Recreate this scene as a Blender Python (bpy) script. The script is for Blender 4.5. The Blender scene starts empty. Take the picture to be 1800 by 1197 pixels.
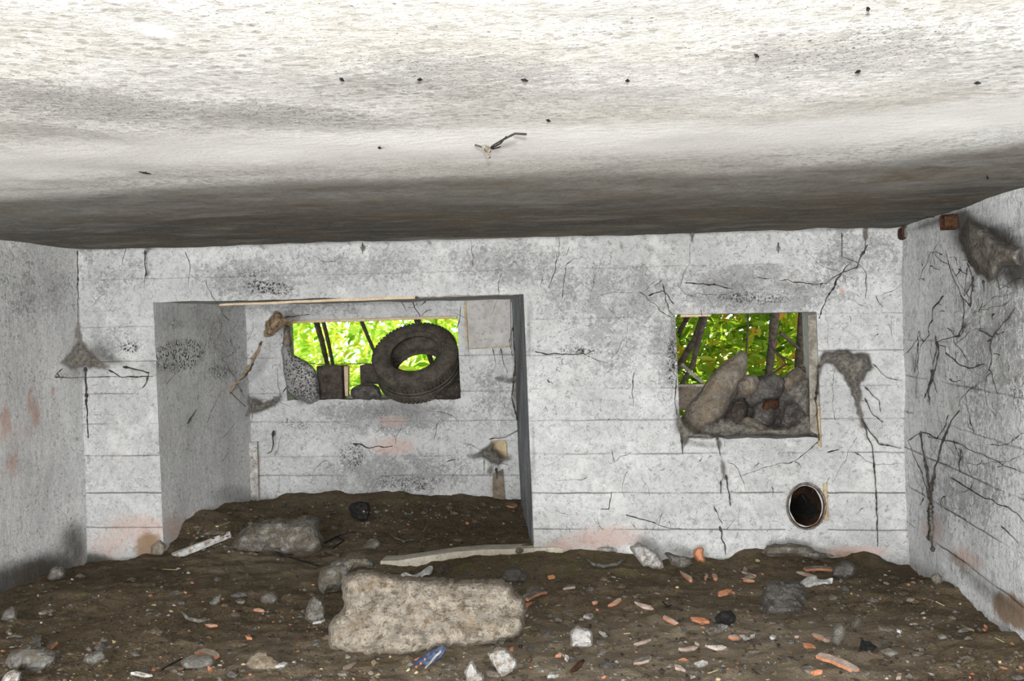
import bpy, bmesh, math, random
import numpy as np
from mathutils import Vector, noise, geometry
random.seed(7); np.random.seed(7)
S = bpy.context.scene
COL = S.collection

# ------------------------------------------------------------ camera
F = 1750.0
CAM = Vector((0, 0, 1.37))
YAW = math.atan(220 / F); PITCH = 0.014; ROLL = 0.024
fwd = Vector((-math.sin(YAW) * math.cos(PITCH), math.cos(YAW) * math.cos(PITCH), -math.sin(PITCH)))
r0 = Vector((math.cos(YAW), math.sin(YAW), 0)); u0 = r0.cross(fwd)
UP = u0 * math.cos(ROLL) + r0 * math.sin(ROLL)
RT = r0 * math.cos(ROLL) - u0 * math.sin(ROLL)
cd = bpy.data.cameras.new('camera'); cam = bpy.data.objects.new('camera', cd); COL.objects.link(cam)
from mathutils import Matrix
m = Matrix((RT, UP, -fwd)).transposed().to_4x4(); m.translation = CAM
cam.matrix_world = m
cd.sensor_width = 36; cd.lens = 36 * F / 1800; cd.clip_start = 0.05; cd.clip_end = 200
S.camera = cam

# ------------------------------------------------------------ light
S.view_settings.view_transform = 'Standard'; S.view_settings.look = 'None'
S.view_settings.gamma = 1; S.view_settings.use_curve_mapping = False
S.view_settings.exposure = 0.0
W = bpy.data.worlds.new('sky'); S.world = W; W.use_nodes = True
W.node_tree.nodes['Background'].inputs[0].default_value = (0.86, 0.94, 1.0, 1)
W.node_tree.nodes['Background'].inputs[1].default_value = 3.0

def light(name, kind, loc, energy, color=(1, 1, 1), target=None, **kw):
    l = bpy.data.lights.new(name, kind); l.energy = energy; l.color = color
    for k, v in kw.items(): setattr(l, k, v)
    o = bpy.data.objects.new(name, l); COL.objects.link(o); o.location = loc
    if target is not None:
        o.rotation_euler = (Vector(target) - Vector(loc)).to_track_quat('-Z', 'Y').to_euler()
    return o
light('sun', 'SUN', (3, 14, 9), 13, (1, 0.95, 0.8), (0.6, 7, 0), angle=0.02)
# the camera's own flash, just above the lens
light('flash', 'SPOT', CAM + UP * 0.13 - fwd * 0.02, 470, (1, 0.985, 0.96), CAM + UP * 0.13 + fwd * 5 + Vector((0, 0, -0.1)),
      spot_size=2.2, spot_blend=0.55, shadow_soft_size=0.03)
# added fill light behind the camera, set in the rear wall's opening
light('rear_fill', 'AREA', (-1.15, -4.9, 0.70), 1060, (0.97, 0.985, 1.0), (-0.5, 6, 1.5), shape='RECTANGLE', size=3.4, size_y=1.7)

# ------------------------------------------------------------ projection helpers
def ray(px, py):
    return (fwd + RT * ((px - 900) / F) + UP * ((598.5 - py) / F))
def hit(px, py, p0, n):
    d = ray(px, py); t = (Vector(p0) - CAM).dot(n) / d.dot(n)
    return CAM + d * t
def PD(px, py, D): return hit(px, py, (0, D, 0), Vector((0, 1, 0)))
def proj(p):
    d = Vector(p) - CAM; z = d.dot(fwd)
    return 900 + F * d.dot(RT) / z, 598.5 - F * d.dot(UP) / z
def proj_np(P):
    d = P - np.array(CAM); z = np.maximum(d @ np.array(fwd), 1e-3)
    return 900 + F * (d @ np.array(RT)) / z, 598.5 - F * (d @ np.array(UP)) / z
def slope(v): return -0.027 + 0.027 * (v - 415) / 451
def uv2px(u, v): return u + 0.04 * (v - 700), v + slope(v) * (u - 1120)
def PUV(u, v, D): return PD(*uv2px(u, v), D)
DF, DN = 6.0, 7.5
XR = PD(1590, 700, DF).x; XL = PD(145, 700, DF).x
a_, b_, c_ = PUV(146, 412, DF), PUV(1589, 412, DF), hit(1800, 330, (XR, 0, 0), Vector((1, 0, 0)))
CN = (b_ - a_).cross(c_ - a_).normalized(); CN = CN if CN.z > 0 else -CN
def ceil_z(x, y): return a_.z - (CN.x * (x - a_.x) + CN.y * (y - a_.y)) / CN.z
PL = {'F': ((0, DF, 0), Vector((0, 1, 0))), 'N': ((0, DN, 0), Vector((0, 1, 0))),
      'R': ((XR, 0, 0), Vector((1, 0, 0))), 'L': ((XL, 0, 0), Vector((-1, 0, 0))), 'C': (a_, CN)}
nl0, nl1 = PUV(277, 700, DF), PUV(438, 700, DN)
PL['NL'] = (nl0, Vector((-(nl1.y - nl0.y), nl1.x - nl0.x, 0)).normalized())
def PP(px, py, pl, off=0.0):
    p0, n = PL[pl]
    return hit(px, py, Vector(p0) - n * off, n)

# ------------------------------------------------------------ node helper
class NT:
    def __init__(s, name):
        s.m = bpy.data.materials.new(name); s.m.use_nodes = True; s.t = s.m.node_tree
        s.t.nodes.clear(); s.out = s.n('ShaderNodeOutputMaterial')
        s.geo = s.n('ShaderNodeNewGeometry').outputs['Position']
    def n(s, typ, **kw):
        x = s.t.nodes.new(typ)
        for k, v in kw.items(): setattr(x, k, v)
        return x
    def put(s, sock, v):
        if isinstance(v, bpy.types.NodeSocket): s.t.links.new(v, sock)
        elif v is not None:
            if hasattr(sock.default_value, '__len__') and len(sock.default_value) == 4 and len(v) == 3: v = (*v, 1)
            sock.default_value = v
    def noise(s, scale, detail=6, rough=0.6, vec=None, dist=0.0):
        x = s.n('ShaderNodeTexNoise'); s.put(x.inputs['Vector'], vec or s.geo)
        x.inputs['Scale'].default_value = scale; x.inputs['Detail'].default_value = detail
        x.inputs['Roughness'].default_value = rough; x.inputs['Distortion'].default_value = dist
        return x.outputs['Fac']
    def vor(s, scale, vec=None, feature='F1', out='Distance', rnd=1.0):
        x = s.n('ShaderNodeTexVoronoi', feature=feature); s.put(x.inputs['Vector'], vec or s.geo)
        x.inputs['Scale'].default_value = scale; x.inputs['Randomness'].default_value = rnd
        return x.outputs[out]
    def math(s, op, a, b=0.0, clamp=False):
        x = s.n('ShaderNodeMath', operation=op, use_clamp=clamp); s.put(x.inputs[0], a); s.put(x.inputs[1], b)
        return x.outputs[0]
    def step(s, v, a, b, lo=0.0, hi=1.0):
        x = s.n('ShaderNodeMapRange', interpolation_type='SMOOTHSTEP'); s.put(x.inputs[0], v)
        x.inputs[1].default_value = a; x.inputs[2].default_value = b; x.inputs[3].default_value = lo; x.inputs[4].default_value = hi
        return x.outputs[0]
    def mix(s, f, a, b, blend='MIX'):
        x = s.n('ShaderNodeMix', data_type='RGBA', blend_type=blend); s.put(x.inputs[0], f); s.put(x.inputs[6], a); s.put(x.inputs[7], b)
        return x.outputs[2]
    def scalevec(s, v, vec=None):
        x = s.n('ShaderNodeVectorMath', operation='MULTIPLY'); s.put(x.inputs[0], vec or s.geo); x.inputs[1].default_value = v
        return x.outputs[0]
    def attr(s, name):
        x = s.n('ShaderNodeAttribute', attribute_name=name)
        sp = s.n('ShaderNodeSeparateColor'); s.t.links.new(x.outputs['Color'], sp.inputs[0])
        return sp.outputs
    def bsdf(s, color, rough=0.9, bump=None, bs=0.4, bd=0.01, spec=0.2, **kw):
        b = s.n('ShaderNodeBsdfPrincipled'); s.put(b.inputs['Base Color'], color); s.put(b.inputs['Roughness'], rough)
        b.inputs['Specular IOR Level'].default_value = spec
        for k, v in kw.items(): s.put(b.inputs[k.replace('_', ' ')], v)
        if bump is not None:
            bm = s.n('ShaderNodeBump'); bm.inputs['Strength'].default_value = bs; bm.inputs['Distance'].default_value = bd
            s.put(bm.inputs['Height'], bump); s.t.links.new(bm.outputs[0], b.inputs['Normal'])
        s.t.links.new(b.outputs[0], s.out.inputs[0]); return b

def concrete(name, light_c=(0.565, 0.568, 0.562), mid_c=(0.40, 0.40, 0.39), seams=(), vert_streak=False, ceiling=False, fleck=1.0):
    s = NT(name); m1 = s.attr('m1'); m2 = s.attr('m2')
    n1 = s.noise(1.1, 5, 0.6); n2 = s.noise(7, 10, 0.72); n3 = s.noise(38, 6, 0.7); n4 = s.noise(150, 3, 0.6)
    if vert_streak:
        n2 = s.noise(5, 9, 0.72, s.scalevec((2.2, 2.2, 0.55)))
    if ceiling:
        n2 = s.noise(5, 10, 0.75, s.scalevec((0.8, 1.4, 1)))
    t = s.math('ADD', s.math('MULTIPLY', n1, 0.55), s.math('MULTIPLY', n2, 0.45))
    c = s.mix(s.step(t, 0.36, 0.62), mid_c, light_c)
    c = s.mix(s.step(n3, 0.35, 0.70, 0, 0.40), c, (0.30, 0.30, 0.30))
    # crisp flecks of bare dark concrete, thick where the wash is worn
    if not ceiling:
        fk = s.math('ADD', s.noise(34, 5, .62, dist=1.2), s.math('MULTIPLY', s.math('SUBTRACT', s.math('MULTIPLY', m1[0], s.step(s.noise(4, 5, .6), .36, .60, .3, 1.2)), .25), .115))
        c = s.mix(s.math('MULTIPLY', s.step(fk, .575, .595), .62), c, (0.17, 0.17, 0.165))
    # scattered darker flakes where the wash has come away
    fl = s.math('ADD', s.math('MULTIPLY', n2, 0.6), s.math('MULTIPLY', n3, 0.4))
    fl = s.math('ADD', fl, s.math('MULTIPLY', m1[0], 0.17))
    c = s.mix(s.math('MULTIPLY', s.step(fl, 0.555, 0.61), 0.55 * fleck), c, (0.19, 0.19, 0.185))
    wp = s.math('ADD', s.math('MULTIPLY', s.noise(20, 9, .72, dist=.7), 1.0), s.math('MULTIPLY', m1[0], 0.07))
    c = s.mix(s.math('MULTIPLY', s.step(wp, 0.545, 0.56), 0.42 * fleck), c, (0.27, 0.275, 0.275))
    vp = s.noise(3.2, 10, .8)
    c = s.mix(s.math('MULTIPLY', s.step(vp, 0.50, 0.62), 0.35), c, (0.74, 0.74, 0.72))
    # fine specks
    sp = s.step(s.math('ADD', n4, s.math('MULTIPLY', m1[0], 0.05)), 0.63, 0.66)
    sparse = s.math('MULTIPLY', s.step(s.vor(26), .06, .12, 1, 0), s.step(s.noise(5, 4, .6), .45, .6)); sp = s.math('MAXIMUM', sp, sparse)
    c = s.mix(s.math('MULTIPLY', sp, 0.75), c, (0.06, 0.06, 0.055))
    nb = s.noise(14, 8, 0.7)
    # pink and rust bleeding
    pk = s.step(s.math('ADD', m1[1], s.math('MULTIPLY', nb, 0.9)), 0.62, 1.15)
    c = s.mix(s.math('MULTIPLY', pk, 0.75), c, (0.50, 0.33, 0.27))
    rs = s.step(s.math('ADD', m2[1], s.math('MULTIPLY', nb, 0.9)), 0.72, 1.15)
    c = s.mix(s.math('MULTIPLY', rs, 0.85), c, (0.22, 0.13, 0.06))
    # soot, damp and painted shade
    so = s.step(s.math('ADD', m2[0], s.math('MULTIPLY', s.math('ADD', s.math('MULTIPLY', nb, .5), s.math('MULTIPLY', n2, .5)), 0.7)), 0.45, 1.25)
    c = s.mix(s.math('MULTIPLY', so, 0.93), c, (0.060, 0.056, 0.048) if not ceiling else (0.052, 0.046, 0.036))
    if 'jamb' in name:
        sk = s.noise(11, 8, .8, s.scalevec((3, 3, .22)), .4); c = s.mix(s.step(sk, .46, .56), (0.16, 0.165, 0.18), c); c = s.mix(s.step(sk, .60, .68), c, (.95, .97, 1))
    if ceiling:
        yb = s.step(s.noise(1.6, 6, 0.6), 0.42, 0.62)
        c = s.mix(s.math('MULTIPLY', s.math('MULTIPLY', so, yb), 0.5), c, (0.19, 0.145, 0.09))
        ys_ = s.step(s.noise(60, 4, .7), .58, .66); c = s.mix(s.math('MULTIPLY', s.math('MULTIPLY', so, ys_), 0.6), c, (0.36, 0.28, 0.17))
        gs_ = s.step(s.noise(9, 8, .75, s.scalevec((.5, 1.5, 1))), .53, .64); c = s.mix(s.math('MULTIPLY', s.math('MULTIPLY', so, gs_), 0.5), c, (0.30, 0.30, 0.29))
        dots = s.step(s.vor(30, s.scalevec((1, 1, 1))), 0.22, 0.34, 1, 0)
        dm = s.step(s.noise(1.3, 4, 0.5), 0.40, 0.56)
        c = s.mix(s.math('MULTIPLY', s.math('MULTIPLY', dots, dm), 0.45), c, (0.22, 0.205, 0.175))
        st1 = s.step(s.noise(2.6, 9, .72, s.scalevec((.55, 1.2, 1)), .5), .50, .64)
        c = s.mix(s.math('MULTIPLY', st1, .40), c, (0.38, 0.375, 0.35))
        st2 = s.step(s.noise(13, 8, .75, s.scalevec((.8, 1.2, 1)), .6), .55, .63)
        c = s.mix(s.math('MULTIPLY', st2, .30), c, (0.30, 0.29, 0.26))
        tk = s.step(s.vor(75, s.scalevec((.7, 1.4, 1))), .14, .24, 1, 0)
        c = s.mix(s.math('MULTIPLY', s.math('MULTIPLY', tk, s.step(s.noise(2.2, 6, .7), .40, .55)), .6), c, (0.13, 0.125, 0.11))
        warm = s.step(s.noise(0.9, 5, 0.6), 0.45, 0.62, 0, 0.28)
        c = s.mix(warm, c, (1.0, 0.93, 0.80), 'MULTIPLY')
    # pale scrapes; on the ceiling also painted-in brightness
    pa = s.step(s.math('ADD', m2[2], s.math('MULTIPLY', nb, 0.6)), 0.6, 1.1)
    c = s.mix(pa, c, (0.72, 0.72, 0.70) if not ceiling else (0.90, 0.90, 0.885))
    # honeycomb pits
    v = s.vor(46); v2 = s.vor(90)
    pm = s.math('ADD', m1[2], s.math('MULTIPLY', nb, 0.75))
    pit = s.math('MULTIPLY', s.step(v, 0.25, 0.42, 1, 0), s.step(pm, 0.70, 0.95))
    pit2 = s.math('MULTIPLY', s.step(v2, 0.22, 0.38, 1, 0), s.step(pm, 0.62, 0.86))
    pt = s.math('MAXIMUM', pit, pit2)
    c = s.mix(s.math('MULTIPLY', pt, 0.9), c, (0.025, 0.025, 0.024))
    h = s.math('ADD', s.math('MULTIPLY', n3, 0.6), s.math('MULTIPLY', n2, 0.9))
    h = s.math('SUBTRACT', h, s.math('MULTIPLY', pt, 1.6))
    if seams:
        uv = s.n('ShaderNodeUVMap', uv_map='uv').outputs[0]
        sx = s.n('ShaderNodeSeparateXYZ'); s.t.links.new(uv, sx.inputs[0])
        wob = s.math('MULTIPLY', s.math('SUBTRACT', s.noise(3, 6, 0.6), 0.5), 0.006)
        vv = s.math('ADD', sx.outputs[1], wob)
        tot = None
        for i, (v0, st) in enumerate(seams):
            d = s.math('ABSOLUTE', s.math('SUBTRACT', vv, v0 / 1000))
            ln = s.math('MULTIPLY', s.step(d, 0.0002, 0.0017, 1, 0), st)
            tot = ln if tot is None else s.math('MAXIMUM', tot, ln)
        brk = s.step(s.noise(2.1, 7, 0.7, s.scalevec((1, 1, 6))), 0.38, 0.60)
        tot = s.math('MULTIPLY', s.math('MULTIPLY', tot, brk), 0.8)
        c = s.mix(tot, c, (0.07, 0.07, 0.068))
        h = s.math('SUBTRACT', h, s.math('MULTIPLY', tot, 1.5))
    s.bsdf(c, 0.92, h, 0.7, 0.018, 0.15)
    return s.m

# ------------------------------------------------------------ object helpers
def link(o, mat=None, parent=None):
    COL.objects.link(o)
    if mat is not None:
        for mm in (mat if isinstance(mat, (list, tuple)) else [mat]): o.data.materials.append(mm)
    if parent is not None: o.parent = parent
    return o
def mesh_obj(name, verts, faces, mat=None, parent=None, smooth=False, midx=None):
    me = bpy.data.meshes.new(name); me.from_pydata([tuple(v) for v in verts], [], faces); me.validate(); me.update()
    if smooth: me.polygons.foreach_set('use_smooth', [True] * len(me.polygons))
    o = link(bpy.data.objects.new(name, me), mat, parent)
    if midx: me.polygons.foreach_set('material_index', midx)
    return o
def tag(o, label, cat, group=None, kind=None):
    o['label'] = label; o['category'] = cat
    if group: o['group'] = group
    if kind: o['kind'] = kind
    return o
def struct(o, label=None):
    o['kind'] = 'structure'
    return o
def empty(name, loc=(0, 0, 0)):
    o = bpy.data.objects.new(name, None); COL.objects.link(o); o.location = loc; o.empty_display_size = 0.1
    bpy.context.view_layer.update(); return o
def recenter(o):
    "put the origin of a mesh thing at its base"
    me = o.data; co = np.empty(len(me.vertices) * 3); me.vertices.foreach_get('co', co); co = co.reshape(-1, 3)
    c = co.mean(0); c[2] = co[:, 2].min(); co -= c; me.vertices.foreach_set('co', co.ravel()); me.update()
    o.location = o.location + Vector(c)
    return o
def fbm(p, s, o=4): return noise.fractal(Vector(p) * s, 1.0, 2.0, o)

def inpoly(x, y, poly):
    c = False; j = len(poly) - 1
    for i in range(len(poly)):
        xi, yi = poly[i]; xj, yj = poly[j]
        if (yi > y) != (yj > y) and x < (xj - xi) * (y - yi) / (yj - yi) + xi: c = not c
        j = i
    return c
def densify(poly, h, closed=True, jit=0.0, smooth=0):
    pts = []
    n = len(poly)
    for i in range(n if closed else n - 1):
        a = np.array(poly[i], float); b = np.array(poly[(i + 1) % n], float)
        k = max(1, int(np.linalg.norm(b - a) / h))
        for q in range(k): pts.append(a + (b - a) * q / k)
    if not closed: pts.append(np.array(poly[-1], float))
    P = np.array(pts)
    for _ in range(smooth):
        if closed: P = (np.roll(P, 1, 0) + 2 * P + np.roll(P, -1, 0)) / 4
    if jit: P = P + np.array([[noise.noise(Vector((p[0] * .11, p[1] * .11, 3.3))), noise.noise(Vector((p[0] * .11, p[1] * .11, 9.1)))] for p in P]) * jit
    return P
def fill(poly, h, jit=0.0, smooth=1, edge=None):
    B = densify(poly, edge or h, True, jit, smooth); L = [tuple(p) for p in B]
    pts = [Vector(p) for p in L]; nb = len(pts)
    x0, y0 = B.min(0); x1, y1 = B.max(0); y = y0 + h * .5; row = 0
    seg0 = B; seg1 = np.roll(B, -1, 0)
    def dist(p):
        d = seg1 - seg0; t = ((p - seg0) * d).sum(1) / np.maximum((d * d).sum(1), 1e-9); t = np.clip(t, 0, 1)
        return np.sqrt((((seg0 + d * t[:, None]) - p) ** 2).sum(1)).min()
    D = [0.0] * nb
    while y < y1:
        x = x0 + (h * .5 if row % 2 else 0)
        while x < x1:
            if inpoly(x, y, L):
                dd = dist(np.array((x, y)))
                if dd > h * .45: pts.append(Vector((x, y))); D.append(dd)
            x += h
        y += h * .87; row += 1
    v, e, f, ov, oe, of = geometry.delaunay_2d_cdt(pts, [(i, (i + 1) % nb) for i in range(nb)], [], 1, 1e-5)
    dist_out = [D[o[0]] if o else 0.0 for o in ov]
    bnd = [bool(o) and o[0] < nb for o in ov]
    return v, f, dist_out, bnd

def inflate(name, poly, D, thick, mat, h=6, rim=None, rough=0.02, rs=6, seed=0, parent=None, jit=1.5, facet=0.0, tilt=0.0, smooth=True, back=1.0):
    """solid lump: outline (photo pixels) set at depth D metres, given real thickness either side.
       tilt leans the top away (metres of depth per metre of height)"""
    v, f, ds, bn = fill(poly, h, jit)
    mx = max(max(ds), 1e-3); rim = rim or mx
    ybot = max(p[1] for p in poly)
    V = []; idx_f = {}; idx_b = {}
    mpp = D / F
    for i, p in enumerate(v):
        q = PD(p.x, p.y, D); q = q + Vector((0, 1, 0)) * (tilt * (ybot - p.y) * mpp)
        k = min(ds[i] / rim, 1.0) if mx > .01 else (0 if bn[i] else 1); b = thick * .5 * math.sqrt(max(0, 1 - (1 - k) ** 2))
        n_ = noise.noise(q * rs + Vector((seed, 0, 0))) + .5 * noise.noise(q * rs * 2.3 + Vector((seed, 4, 0))) + .3 * noise.noise(q * rs * 5 + Vector((seed, 4, 9)))
        if facet:
            cell = noise.voronoi(q * rs * 0.9 + Vector((seed, 1, 2)))[0]; n_ += facet * (cell[1] - cell[0])
        dirv = (q - CAM).normalized()
        fr = q - dirv * (b + rough * n_ * min(1, k * 3)) ; 
        idx_f[i] = len(V); V.append(fr)
        if bn[i]: idx_b[i] = idx_f[i]
        else:
            idx_b[i] = len(V); V.append(q + dirv * b * back + Vector((0, 0, -.0)))
    Fc = []
    for t in f:
        Fc.append([idx_f[i] for i in t]); Fc.append([idx_b[i] for i in reversed(t)])
    o = mesh_obj(name, V, Fc, mat, parent, smooth and not facet)
    bm = bmesh.new(); bm.from_mesh(o.data); bmesh.ops.recalc_face_normals(bm, faces=bm.faces); bm.to_mesh(o.data); bm.free()
    return recenter(o) if parent is None else o

def tube_data(P, r, sides=6):
    V = []; Fc = []; P = [Vector(p) for p in P]; n = len(P)
    rr = r if hasattr(r, '__len__') else [r] * n
    up = Vector((0.13, 0.2, 1)).normalized()
    for i in range(n):
        t = (P[min(i + 1, n - 1)] - P[max(i - 1, 0)])
        if t.length < 1e-9: t = Vector((0, 0, 1))
        t.normalize(); a = t.cross(up)
        if a.length < .05: a = t.cross(Vector((1, 0, 0)))
        a.normalize(); b = t.cross(a)
        for k in range(sides):
            w = 2 * math.pi * k / sides; V.append(P[i] + (a * math.cos(w) + b * math.sin(w)) * rr[i])
    for i in range(n - 1):
        for k in range(sides):
            k2 = (k + 1) % sides
            Fc.append([i * sides + k, i * sides + k2, (i + 1) * sides + k2, (i + 1) * sides + k])
    Fc.append(list(range(sides))[::-1]); Fc.append([(n - 1) * sides + k for k in range(sides)])
    return V, Fc
class MB:
    def __init__(s): s.V = []; s.F = []; s.M = []
    def add(s, V, Fc, mi=0):
        o = len(s.V); s.V += [Vector(v) for v in V]; s.F += [[i + o for i in f] for f in Fc]; s.M += [mi] * len(Fc)
    def tube(s, P, r, sides=5, mi=0): s.add(*tube_data(P, r, sides), mi)
    def box(s, c, sx, sy, sz, rot=None, jit=0.0, mi=0):
        V = []
        for x in (-1, 1):
            for y in (-1, 1):
                for z in (-1, 1):
                    p = Vector((x * sx / 2, y * sy / 2, z * sz / 2)) + Vector([random.uniform(-jit, jit) for _ in range(3)])
                    if rot is not None: p = rot @ p
                    V.append(Vector(c) + p)
        s.add(V, [[0, 1, 3, 2], [4, 6, 7, 5], [0, 4, 5, 1], [2, 3, 7, 6], [0, 2, 6, 4], [1, 5, 7, 3]], mi)
    def build(s, name, mat, parent=None, smooth=False):
        return mesh_obj(name, s.V, s.F, mat, parent, smooth, s.M)
def bevel(o, w=0.004, seg=2):
    b = o.modifiers.new('bevel', 'BEVEL'); b.width = w; b.segments = seg; b.limit_method = 'ANGLE'; return o

# masks: list of (channel, px, py, rx, ry, angle_deg, strength) read as stains and painted shade at those places on the surface
def blobs(PX, PY, spec):
    out = {}
    for ch, x, y, rx, ry, an, st in spec:
        c, s_ = math.cos(math.radians(an)), math.sin(math.radians(an))
        dx, dy = PX - x, PY - y; a = (dx * c + dy * s_) / rx; b = (-dx * s_ + dy * c) / ry
        r = np.sqrt(a * a + b * b); m_ = np.clip(1.25 - r, 0, 1); m_ = m_ * m_ * (3 - 2 * m_) * st
        out[ch] = np.maximum(out.get(ch, np.zeros_like(PX)), m_)
    return out
CH = {'grime': ('m1', 0), 'pink': ('m1', 1), 'pits': ('m1', 2), 'soot_shade': ('m2', 0), 'rust': ('m2', 1), 'pale': ('m2', 2)}
def set_masks(o, spec, extra=None):
    me = o.data; n = len(me.vertices); co = np.empty(n * 3); me.vertices.foreach_get('co', co); co = co.reshape(-1, 3)
    co = co + np.array(o.location)
    PX, PY = proj_np(co); res = blobs(PX, PY, spec)
    if extra: 
        for k, v in extra(co, PX, PY).items(): res[k] = np.maximum(res.get(k, 0), v)
    arr = {'m1': np.zeros((n, 4)), 'm2': np.zeros((n, 4))}
    for k, v in res.items(): a, i = CH[k]; arr[a][:, i] = v
    for a in arr:
        at = me.color_attributes.new(a, 'FLOAT_COLOR', 'POINT'); at.data.foreach_set('color', arr[a].ravel())

def grid_surface(name, us, vs, fn, skip=None, mat=None, flip=False):
    V = []; UV = []; Fc = []
    nu, nv = len(us), len(vs)
    for j in range(nv):
        for i in range(nu):
            V.append(fn(us[i], vs[j])); UV.append((us[i] / 1000, vs[j] / 1000))
    for j in range(nv - 1):
        for i in range(nu - 1):
            uc, vc = (us[i] + us[i + 1]) / 2, (vs[j] + vs[j + 1]) / 2
            if skip and skip(uc, vc): continue
            q = [j * nu + i, j * nu + i + 1, (j + 1) * nu + i + 1, (j + 1) * nu + i]
            Fc.append(q[::-1] if flip else q)
    return V, UV, Fc
def lines(a, b, h, *stops):
    st = sorted(set([a, b] + [s for s in stops if a < s < b])); out = [a]
    for p, q in zip(st, st[1:]):
        k = max(1, round((q - p) / h)); out += [p + (q - p) * i / k for i in range(1, k + 1)]
    return out
def build_surface(name, V, UV, Fc, mat):
    o = mesh_obj(name, V, Fc, mat, smooth=True)
    if UV:
        l = o.data.uv_layers.new(name='uv'); vi = np.empty(len(o.data.loops), dtype=int); o.data.loops.foreach_get('vertex_index', vi)
        l.data.foreach_set('uv', np.array(UV, float)[vi].ravel())
    return struct(o)

# ------------------------------------------------------------ walls
M_wall = concrete('whitewashed_concrete', seams=[(470, .3), (558, .35), (622, .55), (682, .5), (738, .55), (797, .7), (866, .95), (930, .7), (528, .15)])
M_nwall = concrete('niche_concrete', seams=[(620, .5), (684, .6), (737, .4), (800, .3), (835, .5)])
M_side = concrete('side_wall_plaster', vert_streak=True, light_c=(0.80, 0.80, 0.79), mid_c=(0.60, 0.60, 0.595), fleck=0.35)
M_right = concrete('right_wall_concrete', light_c=(0.84, 0.85, 0.86), mid_c=(0.62, 0.63, 0.64), seams=[(1000, .7), (1060, .6), (1120, .85), (1184, .9), (1246, .8), (940, .3)])
M_ceil = concrete('ceiling_concrete', ceiling=True, light_c=(0.88, 0.875, 0.86), mid_c=(0.70, 0.695, 0.67), fleck=0.5)

def relief(p, amp=0.010): return amp * (fbm(p, 2.2, 5)) + amp * .35 * noise.noise(Vector(p) * 17)

HB = 18  # hole block half size
hole_u, hole_v, hrx, hry = 1409, 889, 28, 35
W2 = (1193, 1441, 554, 771)
us = lines(136, 1599, 7, 277, 928, W2[0], W2[1], hole_u - 36, hole_u + 36)
vs = lines(408, 1060, 7, 513, W2[2], W2[3], hole_v - 44, hole_v + 44, 412)
def skipF(u, v):
    if 277 < u < 928 and v > 513: return True
    if W2[0] < u < W2[1] and W2[2] < v < W2[3]: return True
    if abs(u - hole_u) < 36 and abs(v - hole_v) < 44: return True
    return False
def fF(u, v):
    p = PUV(u, v, DF); r = relief(p)
    # ragged edges round openings
    if abs(v - W2[3]) < 1 and W2[0] - 5 < u < W2[1] + 5: p.z += 0.012 * fbm(p, 9, 3)
    if abs(v - 513) < 1 and 277 < u < 928: p.z += 0.006 * fbm(p, 6, 3)
    p.y -= r; return p
V, UV, Fc = grid_surface('w', us, vs, fF, skipF)
def addpatch(fn, us, vs, flip=False):
    v2, uv2, f2 = grid_surface('p', us, vs, fn, None, None, flip); o = len(V)
    V.extend(v2); UV.extend(uv2); Fc.extend([[i + o for i in f] for f in f2])
# ring between square cell block and the drain hole
def ring(t, k):
    a = 2 * math.pi * t; cx, cy = math.cos(a), math.sin(a)
    m_ = max(abs(cx) / 36, abs(cy) / 44) / 1.06; su, sv = cx / m_, cy / m_
    rg = 1 + .06 * noise.noise(Vector((cx * 2, cy * 2, 1)))
    return fF(hole_u + su + (cx * hrx * rg - su) * k, hole_v + sv + (cy * hry * rg - sv) * k)
addpatch(lambda t, k: ring(t, k), [i / 96 for i in range(97)], [0, .5, 1])
for i in range(len(UV) - 97 * 3, len(UV)): UV[i] = (hole_u / 1000, 0.9)
# reveals of the right-hand opening (0.42 m deep) and outward
TH2 = 0.42
def depth_fn(u, v, k, spl=0): 
    p = fF(u, v); q = PUV(u, v, DF) + Vector((spl, TH2, 0)); r = p.lerp(q, k); r.z += .006 * fbm(r, 7, 3) * min(1, k * 3); return r
ks = [i / 10 for i in range(11)]
addpatch(lambda v, k: depth_fn(W2[0], v, k, -.05), lines(W2[2], W2[3], 9), ks)
addpatch(lambda v, k: depth_fn(W2[1], v, k, -.015), lines(W2[2], W2[3], 9), ks)
addpatch(lambda u, k: depth_fn(u, W2[2], k), lines(W2[0], W2[1], 9), ks)
addpatch(lambda u, k: depth_fn(u, W2[3], k), lines(W2[0], W2[1], 9), ks)
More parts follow.
